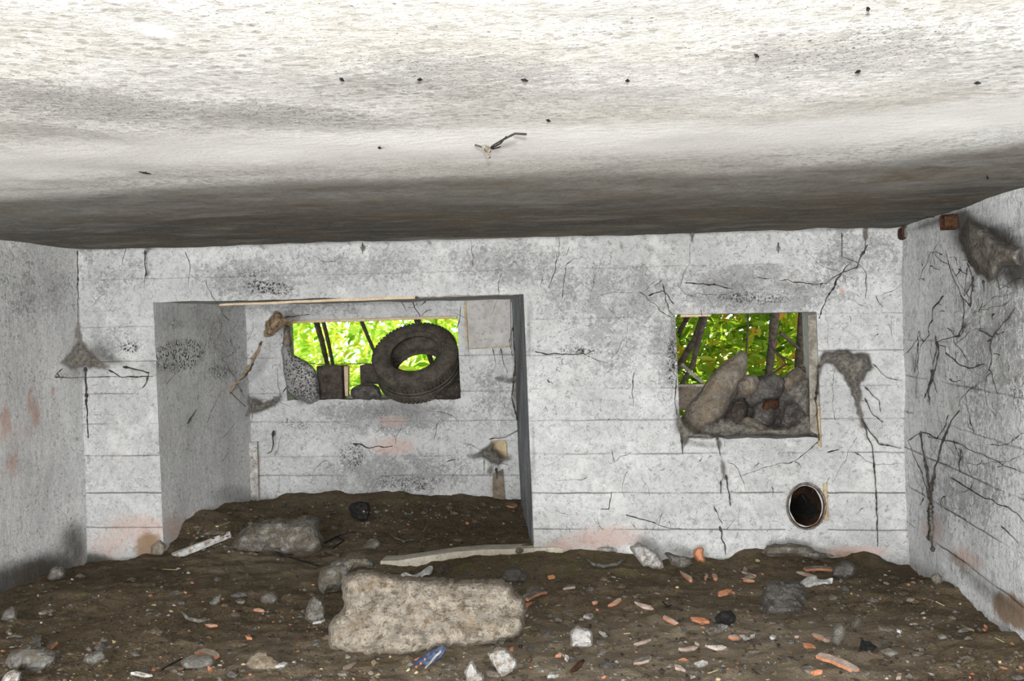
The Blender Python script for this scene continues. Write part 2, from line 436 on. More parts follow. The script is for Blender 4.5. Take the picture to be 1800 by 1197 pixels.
# soffit of the niche
zsof = PUV(600, 513, DF).z
def soff(u, k):
    a = fF(u, 513) if 277 <= u <= 928 else PUV(u, 513, DF); return Vector((a.x, a.y + (DN + .1 - a.y) * k, a.z + 0.01 * k + .004 * fbm((a.x, k, 0), 6, 3) * min(1, k * 4)))
addpatch(soff, lines(270, 935, 12), [i / 12 for i in range(13)])
wf = build_surface('wall_back', V, UV, Fc, M_wall)
R_ = random.Random(3)
F_stains_shade = [
 ('pits', 228, 610, 22, 14, 0, .75), ('pits', 470, 505, 60, 16, 5, .75), ('pits', 440, 480, 60, 22, 0, .35), ('grime', 440, 490, 110, 45, 0, .8),
 ('grime', 200, 480, 90, 60, 0, .35), ('grime', 640, 470, 160, 40, 0, .5), ('grime', 900, 465, 120, 45, 0, .7), ('grime', 1100, 520, 110, 70, 0, .75),
 ('grime', 1330, 510, 170, 50, 0, 1.1), ('soot_shade', 1290, 500, 80, 10, 6, .42), ('pits', 1320, 525, 110, 18, 2, .45), ('soot_shade', 1390, 505, 50, 12, 10, .5), ('grime', 1500, 450, 90, 60, 0, .7), ('pits', 1300, 515, 120, 26, 0, .18),
 ('grime', 1170, 600, 40, 110, 0, .7), ('soot_shade', 1184, 600, 12, 90, 0, .5), ('soot_shade', 1192, 735, 12, 45, 0, .55), ('soot_shade', 1230, 780, 60, 10, 6, .45), ('grime', 1060, 610, 80, 60, 0, .55),
 ('pits', 1020, 618, 50, 10, 0, .6), ('pits', 1182, 640, 14, 70, 0, .6), ('pits', 1390, 785, 20, 12, 0, .3), ('grime', 990, 520, 50, 70, 0, .5),
 ('pink', 1060, 945, 110, 30, -4, .55), ('pink', 985, 960, 45, 16, 0, .6), ('pink', 240, 930, 90, 40, 0, .50), ('pink', 190, 960, 60, 40, 0, .45), ('rust', 262, 965, 34, 40, 0, .85),
 ('pink', 1500, 970, 90, 16, 0, .6), ('rust', 1500, 975, 80, 10, 0, .45), ('rust', 1597, 950, 8, 60, 0, .45), ('pale', 1130, 975, 50, 16, 20, .8), ('rust', 1450, 880, 7, 45, 0, .75),
 ('pink', 210, 800, 50, 12, 0, .3), ('pink', 1480, 510, 6, 7, 0, 1), ('grime', 220, 610, 60, 40, 0, .4), ('rust', 155, 700, 5, 30, 0, .5),
 ('soot_shade', 146, 640, 10, 60, 0, .55), ('soot_shade', 165, 985, 60, 18, 10, .8), ('soot_shade', 150, 930, 14, 60, 0, .35), ('soot_shade', 278, 640, 5, 60, 0, .3), ('soot_shade', 283, 900, 4, 70, 0, .4),  # includes narrow darker strips along the corner and the pillar edge
 ('pale', 1510, 900, 60, 50, 0, .35), ('pale', 1500, 660, 60, 70, 0, .35), ('pale', 1020, 850, 90, 90, 0, .42), ('pale', 1350, 830, 60, 40, 0, .35), ('pale', 215, 770, 50, 80, 0, .45), ('pale', 215, 600, 50, 30, 0, .25),
 ('pale', 1060, 430, 60, 14, 0, .4), ('pale', 1440, 430, 80, 20, 0, .35), ('pale', 1000, 700, 60, 60, 0, .3), ('soot_shade', 930, 580, 8, 90, 2, .5), ('soot_shade', 936, 820, 7, 120, 1, .5),  # dark lines along the niche's right edge: flash shadow painted in
 ('soot_shade', 1590, 480, 12, 90, 0, .22), ('soot_shade', 1290, 640, 0.1, 0.1, 0, 0)]
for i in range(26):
    F_stains_shade.append(('soot_shade', R_.uniform(250, 1560), 428 + R_.uniform(-8, 10), R_.uniform(4, 10), R_.uniform(3, 9), 0, R_.uniform(.3, .7)))
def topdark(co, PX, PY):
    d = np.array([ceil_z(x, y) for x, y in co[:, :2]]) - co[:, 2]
    return {'soot_shade': np.clip(1 - d / 0.03, 0, 1) * .55}  # thin darker strip along the wall top
set_masks(wf, F_stains_shade, topdark)

# niche back wall
W1 = (505, 810, 553, 697)
us = lines(432, 912, 6, W1[0], W1[1]); vs = lines(500, 905, 6, W1[2], W1[3])
def fN(u, v):
    p = PUV(u, v, DN); p.y -= relief(p, .012)
    if abs(v - W1[3]) < 1: p.z += .012 * fbm(p, 8, 3)
    return p
V, UV, Fc = grid_surface('n', us, vs, fN, lambda u, v: W1[0] < u < W1[1] and W1[2] < v < W1[3])
TH1 = 0.20
def dN(u, v, k, sp=0):
    p = PUV(u, v, DN); r = fN(u, v).lerp(p + Vector((sp, TH1, 0)), k); r.z += .006 * fbm(r, 7, 3) * min(1, k * 3); return r
ks = [i / 6 for i in range(7)]
addpatch(lambda v, k: dN(W1[0], v, k), lines(W1[2], W1[3], 9), ks)
addpatch(lambda v, k: dN(W1[1], v, k, .03), lines(W1[2], W1[3], 9), ks)
addpatch(lambda u, k: dN(u, W1[2], k), lines(W1[0], W1[1], 9), ks)
addpatch(lambda u, k: dN(u, W1[3], k), lines(W1[0], W1[1], 9), ks)
wn = build_surface('wall_niche_back', V, UV, Fc, M_nwall)
set_masks(wn, [('grime', 690, 730, 130, 36, 0, 1.2), ('soot_shade', 700, 722, 120, 26, 0, .33), ('pink', 690, 740, 40, 16, 0, .5), ('pink', 690, 785, 60, 22, 0, .55), ('pink', 450, 820, 16, 60, 0, .4), ('pits', 620, 800, 40, 50, 20, .45), ('pits', 720, 850, 110, 26, 0, .42), ('rust', 760, 855, 70, 14, 0, .35), ('grime', 700, 830, 150, 40, 0, .9),
 ('pits', 520, 745, 60, 16, 10, .4), ('soot_shade', 535, 690, 26, 30, 30, .7), ('pits', 540, 660, 40, 60, 30, .7), ('pits', 500, 600, 16, 30, 0, .5), ('grime', 520, 540, 160, 20, 0, .6), ('soot_shade', 700, 548, 220, 10, 0, .20), ('soot_shade', 700, 523, 240, 7, 0, .5), ('soot_shade', 820, 590, 10, 60, 0, .35), ('soot_shade', 905, 640, 8, 160, 0, .5),  # includes darker lines below the soffit and beside the panel
 ('pale', 560, 780, 40, 50, 0, .4), ('pale', 800, 700, 60, 60, 0, 0), ('pale', 700, 845, 120, 20, 0, .3), ('rust', 885, 800, 14, 12, 0, .5), ('rust', 870, 860, 16, 34, 0, .45), ('soot_shade', 600, 778, 60, 6, 20, .3), ('soot_shade', 730, 800, 60, 5, -6, .3), ('grime', 860, 700, 50, 60, 0, .4)])
# niche left wall and right splay
def strip(u_f, u_b, name, mat, tm=True, n=26):
    def fn(k, v):
        p = PUV(u_f, v, DF); q = PUV(u_b, v, DN); q.z = p.z
        p.y -= relief(p); q = q + (q - p) * .03; r = p.lerp(q, k); r.x += .006 * fbm(r, 3, 4) * min(1, k * 6); return r
    V, UV, Fc = grid_surface('s', [i / n for i in range(n + 1)], lines(508, 1010, 8), fn)
    return build_surface(name, V, UV, Fc, mat)
wl = strip(277, 438, 'wall_niche_left', M_side)
set_masks(wl, [('pits', 315, 625, 55, 34, -15, 1.0), ('pits', 385, 655, 30, 22, 20, .55), ('pits', 310, 570, 30, 14, 0, .45), ('pits', 345, 740, 60, 40, 0, .3), ('soot_shade', 300, 645, 40, 14, -10, .35), ('soot_shade', 340, 560, 90, 40, 0, .30), ('soot_shade', 410, 870, 60, 26, 0, .45), ('pink', 310, 930, 40, 40, 0, .55), ('soot_shade', 432, 700, 5, 180, 1, .25), ('pale', 350, 800, 60, 60, 0, .4), ('pits', 320, 850, 30, 60, 0, .3), ('grime', 400, 600, 60, 80, 0, .7), ('pits', 490, 620, 30, 60, 0, .6)])
M_jamb = concrete('streaked_jamb', light_c=(0.85, 0.88, 0.93), mid_c=(0.60, 0.63, 0.68), vert_streak=True)
wr = strip(928, 907, 'wall_niche_right', M_jamb)
set_masks(wr, [('soot_shade', 911, 700, 5, 260, 2, .75), ('soot_shade', 932, 600, 4, 120, 2, .45), ('soot_shade', 934, 860, 4, 120, 1, .7), ('grime', 920, 700, 30, 300, 0, 1)])  # dark lines at both jamb edges: flash shadow painted over the grime

# side walls
ys = [-2.4 + i * .06 for i in range(141)]; zs = [-.35 + .045 * i for i in range(57)]
def side(x, name, mat, yend=DF + .04):
    yy = [min(y, yend) for y in ys]; V = []; UV = []; Fc = []
    for z in zs:
        for y in yy:
            zc = min(z, ceil_z(x, y) + .03)
            p = Vector((x, y, zc)); p.x += relief(p, .012) * (1 if y < yend - .01 else 0); V.append(p)
            UV.append((y, (z + 0.0)))
    n = len(yy)
    for j in range(len(zs) - 1):
        for i in range(n - 1):
            Fc.append([j * n + i, j * n + i + 1, (j + 1) * n + i + 1, (j + 1) * n + i])
    o = build_surface(name, V, UV, Fc, mat)
    return o
ys = sorted(set([round(-5.0 + i * .06, 3) for i in range(191) if -5.0 + i * .06 < DF] + [DF, DF + .04]))
wL = side(XL, 'wall_left', M_side)
set_masks(wL, [('pink', 60, 720, 9, 50, -15, .9), ('pink', 10, 740, 9, 50, 5, .8), ('pink', 30, 760, 60, 70, 0, .32), ('pink', 95, 690, 10, 14, 0, .6), ('pink', 20, 820, 22, 26, 0, .6), ('pink', 45, 610, 10, 24, 0, .35), ('soot_shade', 50, 1015, 140, 46, -18, .95), ('rust', 60, 1010, 60, 30, -18, .8), ('rust', 120, 950, 26, 40, 0, .3), ('soot_shade', 130, 960, 36, 60, 0, .7),
 ('soot_shade', 132, 630, 14, 50, 0, .55), ('soot_shade', 146, 800, 8, 160, 0, .28), ('rust', 30, 690, 40, 16, 0, .25), ('grime', 40, 500, 100, 80, 0, .8), ('soot_shade', 20, 420, 120, 12, 8, .3), ('pale', 30, 960, 60, 40, 0, .25), ('soot_shade', 100, 520, 30, 60, 0, .2)])
wR = side(XR, 'wall_right', M_right)
# the right wall's board seams run along its length at these heights (uv = metres here)
def uvfix(o, k):
    l = o.data.uv_layers['uv']; a = np.empty(len(o.data.loops) * 2); l.data.foreach_get('uv', a); a = a.reshape(-1, 2); a[:, 1] = k(a[:, 1]); l.data.foreach_set('uv', a.ravel())
uvfix(wR, lambda z: 1.30 - z * 0.29)
set_masks(wR, [('grime', 1740, 600, 90, 200, 0, .6), ('pits', 1790, 690, 30, 60, 0, .45), ('pits', 1760, 600, 60, 50, 0, .2), ('soot_shade', 1640, 390, 60, 16, -18, .65), ('soot_shade', 1735, 425, 85, 50, 15, 1.0), ('soot_shade', 1790, 480, 50, 36, 0, .9), ('soot_shade', 1690, 385, 40, 26, 0, .9), ('pink', 1640, 930, 30, 40, 0, .5), ('rust', 1690, 990, 60, 16, 38, .55), ('rust', 1780, 1075, 60, 34, 35, .95), ('soot_shade', 1740, 1040, 110, 22, 38, .55),
 ('pink', 1700, 980, 50, 24, 38, .5), ('soot_shade', 1635, 880, 12, 60, 0, .45), ('soot_shade', 1606, 640, 5, 30, 0, .6), ('pale', 1760, 380, 60, 30, -15, .6), ('soot_shade', 1640, 560, 30, 60, 0, .15), ('pale', 1720, 800, 60, 80, 0, .35), ('grime', 1700, 850, 100, 100, 0, .5)])

# unseen rear wall, its wide opening made to fit the added fill light
mb = MB()
zt = 2.35
for x0, x1, z0, z1 in ((XL - .2, -2.95, -.3, zt), (.65, XR + .2, -.3, zt), (-2.95, .65, 1.65, zt)):
    if x1 > x0: mb.box(((x0 + x1) / 2, -5.1, (z0 + z1) / 2), x1 - x0, .2, z1 - z0)
wb = mb.build('wall_rear', M_side); struct(wb); set_masks(wb, [])

# ceiling
xs = [XL - .3 + i * (XR - XL + .6) / 110 for i in range(111)]; yy = [-5.2 + i * (DF + 5.25) / 220 for i in range(221)]
V = []; Fc = []
for y in yy:
    for x in xs:
        z = ceil_z(x, y); V.append((x, y, z - .010 * fbm((x, y, 5), 1.6, 5) - (.012 * max(0, 1 - abs(y - DF) / .1)) * noise.noise(Vector((x * 6, 0, 1)))))
n = len(xs)
for j in range(len(yy) - 1):
    for i in range(n - 1): Fc.append([j * n + i, (j + 1) * n + i, (j + 1) * n + i + 1, j * n + i + 1])
o_ = len(V)
V += [(xs[0] - .2, -5.3, 2.75), (xs[-1] + .2, -5.3, 2.75), (xs[-1] + .2, DF + 3.2, 2.75), (xs[0] - .2, DF + 3.2, 2.75),
      (xs[0] - .2, -5.3, 2.2), (xs[-1] + .2, -5.3, 2.2), (xs[-1] + .2, DF + 3.2, 2.2), (xs[0] - .2, DF + 3.2, 2.2)]  # unseen roof overhang, lengthened to keep the sun off the sills
for q in ([0, 1, 2, 3], [0, 4, 5, 1], [1, 5, 6, 2], [2, 6, 7, 3], [3, 7, 4, 0]): Fc.append([o_ + i for i in q])
o2 = len(V)
V += [(xs[0] - .2, DF + .03, 2.2), (xs[-1] + .2, DF + .03, 2.2), (xs[-1] + .2, DF + .03, 1.8), (xs[0] - .2, DF + .03, 1.8)]
Fc.append([o_ + 7, o_ + 6, o2 + 1, o2])
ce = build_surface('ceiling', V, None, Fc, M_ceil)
for p in list(ce.data.polygons)[-7:]: p.use_smooth = False
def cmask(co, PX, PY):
    # ceiling darkens from a wavering front back to the far wall
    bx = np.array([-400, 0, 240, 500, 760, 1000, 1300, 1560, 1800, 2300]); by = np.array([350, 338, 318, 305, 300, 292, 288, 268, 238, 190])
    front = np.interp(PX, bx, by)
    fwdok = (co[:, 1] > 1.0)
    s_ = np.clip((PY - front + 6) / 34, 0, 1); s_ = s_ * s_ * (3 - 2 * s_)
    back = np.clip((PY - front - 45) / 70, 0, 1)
    return {'soot_shade': np.where(fwdok, s_ * .62 + back * .34, 0), 'pale': np.where(fwdok, np.clip(np.exp(-((PY - front + 45) / 45) ** 2) * 1.0, 0, 1) * .8 * np.clip(1 - s_ * 2, 0, 1), 0)}  # pale: lit-ceiling brightness painted as a band ahead of the dark front
set_masks(ce, [('grime', 130, 180, 240, 40, 6, 1.3), ('grime', 500, 205, 260, 26, 4, 1.2), ('grime', 800, 130, 260, 60, 0, .8), ('grime', 1500, 90, 280, 50, -4, 1.0), ('soot_shade', 60, 225, 110, 18, 4, .35), ('soot_shade', 260, 25, 120, 18, 10, .3), ('soot_shade', 620, 170, 200, 14, -6, .3), ('soot_shade', 1080, 165, 300, 16, -3, .25), ('pale', 250, 50, 90, 12, 12, .9), ('soot_shade', 760, 250, 260, 18, -4, .22), ('soot_shade', 160, 170, 260, 34, 8, .22), ('soot_shade', 1560, 110, 260, 20, -6, .25), ('soot_shade', 560, 160, 330, 30, -8, .20), ('soot_shade', 120, 230, 160, 12, 10, .3), ('pale', 1120, 345, 150, 16, -3, .3), ('rust', 1600, 310, 160, 22, -10, .5), ('soot_shade', 860, 60, 400, 26, 3, .10), ('soot_shade', 1200, 300, 500, 16, -2, .3)], cmask)

# ------------------------------------------------------------ ground
ctl = []
for px, py, pl in [(146, 990, 'L'), (60, 1020, 'L'), (0, 1045, 'L'), (165, 985, 'F'), (220, 985, 'F'), (288, 972, 'F'), (945, 968, 'F'), (1000, 968, 'F'), (1060, 970, 'F'), (1100, 978, 'F'), (1150, 990, 'F'), (1200, 985, 'F'), (1260, 985, 'F'), (1320, 968, 'F'), (1400, 962, 'F'), (1470, 980, 'F'), (1520, 970, 'F'), (1590, 992, 'F'),
                   (1606, 1000, 'R'), (1680, 1035, 'R'), (1740, 1090, 'R'), (1800, 1130, 'R'), (458, 880, 'N'), (520, 868, 'N'), (580, 863, 'N'), (640, 868, 'N'), (700, 866, 'N'), (800, 870, 'N'), (850, 874, 'N'), (900, 880, 'N'), (300, 950, 'NL'), (325, 915, 'NL'), (345, 895, 'NL'), (390, 885, 'NL'), (430, 880, 'NL')]:
    q = PP(px, py, pl); ctl.append((q.x, q.y, q.z, 1.0))
ctl.append((*PD(925, 925, 6.75), 1))
for px, py in [(930, 962), (860, 966), (780, 966), (700, 976), (640, 978), (560, 978)]:
    q = PD(px, py, 6.02); ctl.append((q.x, q.y + .05, q.z, 1.2))
for px, py in [(945, 978), (910, 980), (880, 980), (840, 974), (800, 980), (765, 990), (730, 998), (700, 998), (670, 992)]:
    q = PD(px, py, 5.88); ctl.append((q.x, q.y, q.z, 2.0)); ctl.append((q.x, q.y - .10, q.z - .01, 2.0))
for x in (-3, -2.2, -1.4, -.6, .2, 1.0):
    for y in (5.0, 4.3, 3.5, 2.5): ctl.append((x, y, -0.005 - .012 * (5 - y), .8))
CT = np.array(ctl)
def gbase(x, y):
    d2 = (CT[:, 0] - x) ** 2 + (CT[:, 1] - y) ** 2 + .002; w = CT[:, 3] / d2 ** 1.4
    return float((w * CT[:, 2]).sum() / w.sum())
def gz(x, y):
    return gbase(x, y) + .020 * fbm((x, y, 2), 1.7, 3) + .016 * fbm((x, y, 7), 7, 4) + .008 * noise.noise(Vector((x * 26, y * 26, 0)))
gxs = list(np.arange(XL - .1, XR + .12, .022)); gys = [-5.2, -3.8, -2.6, -1.5, -.5, .5, 1.5, 2.2, 2.8, 3.2] + list(np.arange(3.4, DN + .12, .022))
V = []; Fc = []; n = len(gxs)
GB = {}
for j, y in enumerate(gys):
    for i, x in enumerate(gxs): V.append((x, y, gz(x, y)))
for j in range(len(gys) - 1):
    for i in range(n - 1):
        xc = gxs[i]; yc = gys[j]
        if yc > DF + .06 and not (nl0.x - .1 < xc < -.55): continue
        Fc.append([j * n + i, j * n + i + 1, (j + 1) * n + i + 1, (j + 1) * n + i])
s = NT('damp_soil'); m1 = s.attr('m1'); m2 = s.attr('m2')
a = s.noise(2.2, 6, .65); b = s.noise(16, 9, .75); c3 = s.noise(70, 5, .7); c4 = s.noise(230, 2, .6)
c = s.mix(s.step(s.math('ADD', s.math('MULTIPLY', a, .4), s.math('MULTIPLY', b, .6)), .38, .62), (0.095, 0.068, 0.040), (0.265, 0.200, 0.125))
c = s.mix(s.math('MULTIPLY', s.step(c3, .42, .68), .65), c, (0.30, 0.235, 0.155))
c = s.mix(s.math('MULTIPLY', s.step(c4, .53, .68), .6), c, (0.46, 0.37, 0.25))
c = s.mix(s.step(c3, .28, .42, .7, 0), c, (0.018, 0.013, 0.009))
du = s.step(s.math('ADD', m1[0], s.math('MULTIPLY', b, .8)), .45, 1.2)
c = s.mix(s.math('MULTIPLY', du, .7), c, (0.42, 0.35, 0.26))
mo = s.step(s.math('ADD', s.noise(9, 7, .7), s.math('MULTIPLY', m1[1], .15)), .56, .66)
c = s.mix(s.math('MULTIPLY', mo, .5), c, (0.19, 0.18, 0.06))
rd = s.step(s.noise(55, 3, .6, dist=.4), .66, .71)
c = s.mix(s.math('MULTIPLY', rd, .5), c, (0.32, 0.15, 0.09))
wd = s.step(m2[0], 0, 1); c = s.mix(s.math('MULTIPLY', wd, .75), c, (0.022, 0.017, 0.011))
s.bsdf(c, 0.95, s.math('ADD', s.math('MULTIPLY', b, 1.2), c3), 1.0, .03, .12)
M_soil = s.m
fl = build_surface('floor', V, None, Fc, M_soil)
set_masks(fl, [('grime', 1150, 1170, 600, 110, -3, 1.0), ('grime', 620, 990, 90, 60, 0, .4), ('grime', 1320, 1050, 200, 50, 0, .3), ('grime', 480, 1160, 300, 60, 0, .45), ('grime', 480, 990, 160, 70, 0, .4), ('pink', 1000, 990, 300, 40, 0, .6),
               ('soot_shade', 780, 905, 200, 50, 0, .45), ('soot_shade', 330, 940, 60, 50, -40, .6), ('soot_shade', 200, 1010, 200, 34, -8, .5), ('soot_shade', 1560, 1010, 120, 50, 20, .45), ('soot_shade', 1650, 1100, 200, 90, 20, .25), ('soot_shade', 60, 1100, 130, 90, 0, .3)])  # darker ground in the niche and along the wall feet
def PG(px, py, lift=0.0):
    z = 0.0
    for _ in range(12):
        p = hit(px, py, (0, 0, z), Vector((0, 0, 1)))
        z = gz(p.x, min(max(p.y, -2), DN)) if p.y < DN + .2 else z
    p.z += lift; return p

# ------------------------------------------------------------ simple materials
def mat(name, c1, c2, scale=12, rough=.9, bs=.6, bd=.01, speck=None, c3=None, metallic=0.0, dust=0):
    s = NT(name); n_ = s.noise(scale, 8, .7); n2 = s.noise(scale * 5, 5, .7)
    c = s.mix(s.step(n_, .36, .64), c1, c2)
    if c3: c = s.mix(s.math('MULTIPLY', s.step(s.noise(scale * .6, 5, .6, dist=.6), .52, .62), .7), c, c3)
    if speck: c = s.mix(s.math('MULTIPLY', s.step(n2, .54, .66), .75), c, speck)
    if dust: c = s.mix(s.math('MULTIPLY', s.step(s.noise(scale * 1.4, 9, .8), .50 - dust * .1, .60), .85), c, (.17, .13, .085))
    s.bsdf(c, rough, s.math('ADD', n_, n2), bs, bd, .2, Metallic=metallic); return s.m
M_rubber = mat('dusty_rubber', (.042, .037, .030), (.095, .082, .064), 14, .9, speck=(.15, .13, .10))
M_block = mat('dark_block', (.030, .024, .02), (.075, .06, .05), 10, speck=(.11, .09, .08))
M_stone = mat('grey_stone', (.12, .115, .105), (.40, .39, .35), 16, dust=.8, bs=1.0, bd=.02, speck=(.06, .055, .05), c3=(.20, .17, .12))
M_slab = mat('dusty_slab', (.15, .13, .108), (.36, .32, .27), 11, dust=.35, bs=1.0, bd=.02, speck=(.13, .11, .09), c3=(.30, .235, .16))
M_loglike = mat('pale_block', (.36, .32, .265), (.64, .56, .455), 19, bs=1.0, bd=.025, speck=(.20, .19, .18), c3=(.44, .34, .23), dust=.12)
M_grime = mat('dusty_rubble', (.060, .053, .047), (.17, .155, .14), 12, bs=1.0, bd=.02, speck=(.27, .25, .23))
M_timber = mat('pale_timber', (.50, .38, .25), (.62, .50, .36), 18, speck=(.28, .19, .11))
M_oldwood = mat('grey_timber', (.17, .155, .13), (.36, .33, .28), 18, speck=(.1, .08, .06))
M_brownwood = mat('yellow_timber', (.36, .27, .15), (.52, .42, .27), 18, speck=(.2, .14, .08))
M_rust = mat('rust', (.022, .010, .006), (.075, .036, .018), 22, .95, speck=(.14, .07, .03))
M_terra = mat('terracotta', (.42, .17, .085), (.60, .27, .15), 20, speck=(.50, .30, .2))
M_terradust = mat('dusty_terracotta', (.30, .24, .20), (.50, .40, .34), 20, speck=(.55, .33, .22))
M_plaster = mat('plaster', (.34, .33, .32), (.56, .55, .53), 20, dust=.25, speck=(.3, .27, .24))
M_greyfrag = mat('grey_fragment', (.14, .145, .14), (.33, .33, .31), 22, dust=.8, bs=1.0, bd=.015, speck=(.1, .1, .1))
M_dark = mat('charred', (.008, .008, .008), (.03, .028, .027), 20)
M_panel = mat('grey_panel', (.34, .32, .30), (.46, .44, .42), 7, speck=(.25, .23, .21), bs=.2)
M_bluepl = mat('blue_wrapper', (.03, .04, .08), (.10, .13, .22), 30, .4)
M_sheet = mat('crumpled_sheet', (.36, .36, .34), (.58, .57, .54), 25, .5)
M_bark = mat('bark', (.025, .018, .013), (.07, .052, .038), 25, speck=(.10, .08, .06))
M_wire = mat('wire', (.03, .02, .015), (.08, .06, .04), 40)
M_straw = mat('straw', (.40, .33, .18), (.55, .46, .26), 20)

# cobweb: thin matted dusty sheet, holes where it is thin
s = NT('dusty_cobweb'); at = s.attr('web')
nz = s.noise(40, 9, .85); nf = s.noise(6, 6, .8, s.scalevec((9, 9, 2)), dist=1.0)
dens = s.step(s.math('ADD', s.math('MULTIPLY', at[0], .92), s.math('MULTIPLY', s.math('ADD', s.math('MULTIPLY', nz, .85), s.math('MULTIPLY', nf, .5)), .95)), .66, 1.45)
col = s.mix(s.step(nz, .35, .65), (.045, .041, .036), (.20, .185, .16))
d = s.n('ShaderNodeBsdfDiffuse'); s.put(d.inputs[0], col)
t = s.n('ShaderNodeBsdfTransparent'); mx = s.n('ShaderNodeMixShader'); s.put(mx.inputs[0], dens)
s.t.links.new(t.outputs[0], mx.inputs[1]); s.t.links.new(d.outputs[0], mx.inputs[2]); s.t.links.new(mx.outputs[0], s.out.inputs[0])
M_web = s.m
s = NT('brown_cobweb'); at = s.attr('web'); nz = s.noise(30, 7, .7)
dens = s.step(s.math('ADD', s.math('MULTIPLY', at[0], 1.2), s.math('MULTIPLY', nz, .9)), .55, 1.0)
col = s.mix(s.step(nz, .35, .65), (.09, .065, .042), (.32, .23, .15))
d = s.n('ShaderNodeBsdfDiffuse'); s.put(d.inputs[0], col); t = s.n('ShaderNodeBsdfTransparent'); mx = s.n('ShaderNodeMixShader'); s.put(mx.inputs[0], dens)
s.t.links.new(t.outputs[0], mx.inputs[1]); s.t.links.new(d.outputs[0], mx.inputs[2]); s.t.links.new(mx.outputs[0], s.out.inputs[0])
M_webb = s.m
M_thread = mat('web_thread', (.028, .025, .022), (.085, .078, .066), 30)

def web_sheet(name, poly, pl, off=.015, bulge=.05, rim=18, mat_=None, parent=None, h=4, dens=1.0):
    v, f, ds, bn = fill(poly, h, 6.0 if rim > 12 else 2.5); V = []; dd = []
    for i, p in enumerate(v):
        k = min(ds[i] / rim, 1); b = off + bulge * math.sin(k * math.pi / 2)
        b += .012 * k * noise.noise(Vector((p.x * .06, p.y * .06, 2)))
        V.append(PP(p.x, p.y, pl, max(b, .004))); dd.append(min(1, .10 + ds[i] / 9) * dens)
    o = mesh_obj(name, V, f, mat_ or M_web, parent, True)
    at = o.data.color_attributes.new('web', 'FLOAT_COLOR', 'POINT')
    at.data.foreach_set('color', np.array([(x, x, x, 1) for x in dd]).ravel()); return o
def wander(pts, pl, off=.012, jit=1.2, step=5, seed=0):
    P = densify(pts, step, False); out = []
    for i, p in enumerate(P):
        w = math.sin(math.pi * i / max(1, len(P) - 1)) ** .4
        jx = noise.noise(Vector((i * .35, seed, 1))) * jit * 2 * w; jy = noise.noise(Vector((i * .35, seed, 8))) * jit * 2 * w
        out.append(PP(p[0] + jx, p[1] + jy, pl, off))
    return out
def strands(mb, lst, pl, off=.012, jit=1.2, sides=4):
    for k, (pts, r) in enumerate(lst):
        P = wander(pts, pl, off, jit, 5, k * 1.7 + len(pts)); n = len(P)
        mpp = (P[0] - CAM).length / F
        rr = [r * mpp * (.5 + 2.6 * abs(noise.noise(Vector((i * .45, k, 3)))) ** 1.5) * (1 - .55 * i / n) for i in range(n)]
        mb.tube(P, rr, sides)
def cobweb(label, pl, polys, lst, off=.012, bulge=.05, rim=18, mat_=None, dens=1.0):
    ctr = polys[0][0] if polys else lst[0][0][0]
    e = empty('cobweb', PP(ctr[0], ctr[1], pl, 0)); inv = e.matrix_world.inverted()
    tag(e, label, 'cobweb')
    for q in polys:
        o = web_sheet('web_sheet', q, pl, off, bulge, rim, mat_, e, dens=dens); o.matrix_parent_inverse = inv
    if lst:
        for k, st_ in enumerate(lst):
            mb = MB(); strands(mb, [st_], pl, off); o = mb.build('web_strand', M_thread, e); o.matrix_parent_inverse = inv
    return e

# ------------------------------------------------------------ cobwebs (each hanging web is a thing)
cobweb('dark triangular cobweb sagging across the far left corner of the room', 'F',
       [[(133, 565), (142, 570), (150, 600), (163, 622), (185, 638), (216, 645), (190, 650), (160, 648), (120, 648), (95, 640), (118, 622), (132, 606)]],
       [([(216, 645), (245, 650), (262, 655), (258, 672), (250, 682)], 2.2), ([(190, 650), (215, 663), (270, 661)], 1.6), ([(110, 648), (85, 672)], 1.2), ([(150, 645), (152, 700), (155, 770)], 3.2), ([(136, 440), (137, 500), (137, 570)], 1.6), ([(50, 660), (120, 664), (190, 662), (262, 662)], 1.2), ([(100, 655), (108, 668), (114, 655)], 1)], off=.30, bulge=.05)
cobweb('brown funnel cobweb hanging from the plank with a long thick strand to the lower left', 'N',
       [[(488, 545), (500, 556), (512, 560), (540, 553), (512, 566), (498, 575), (480, 590), (462, 598), (463, 578), (474, 556)], [(463, 590), (468, 596), (455, 622), (440, 648), (425, 668), (408, 690), (392, 700), (398, 692), (415, 668), (432, 645), (448, 618)]],
       [([(460, 600), (440, 650), (400, 692), (355, 717), (350, 745)], 3.0), ([(352, 718), (372, 716), (352, 738)], 1.8), ([(352, 716), (335, 742)], 1.0), ([(500, 558), (545, 552)], 1.4), ([(400, 685), (432, 715)], 1.4)], off=.35, bulge=.1, mat_=M_webb)
cobweb('small grey cobweb pouch on the niche wall below the broken concrete edge', 'N',
       [[(432, 686), (448, 700), (462, 707), (480, 698), (497, 690), (490, 710), (470, 724), (440, 732), (428, 735), (434, 715)]],
       [([(497, 690), (505, 680)], 1.5), ([(428, 735), (405, 700)], 1.2)], off=.1, bulge=.07)
cobweb('short black hooked web strand hanging alone on the niche wall', 'N', [], [([(481, 757), (480, 775), (477, 794), (470, 797)], 2.6)], off=.05)
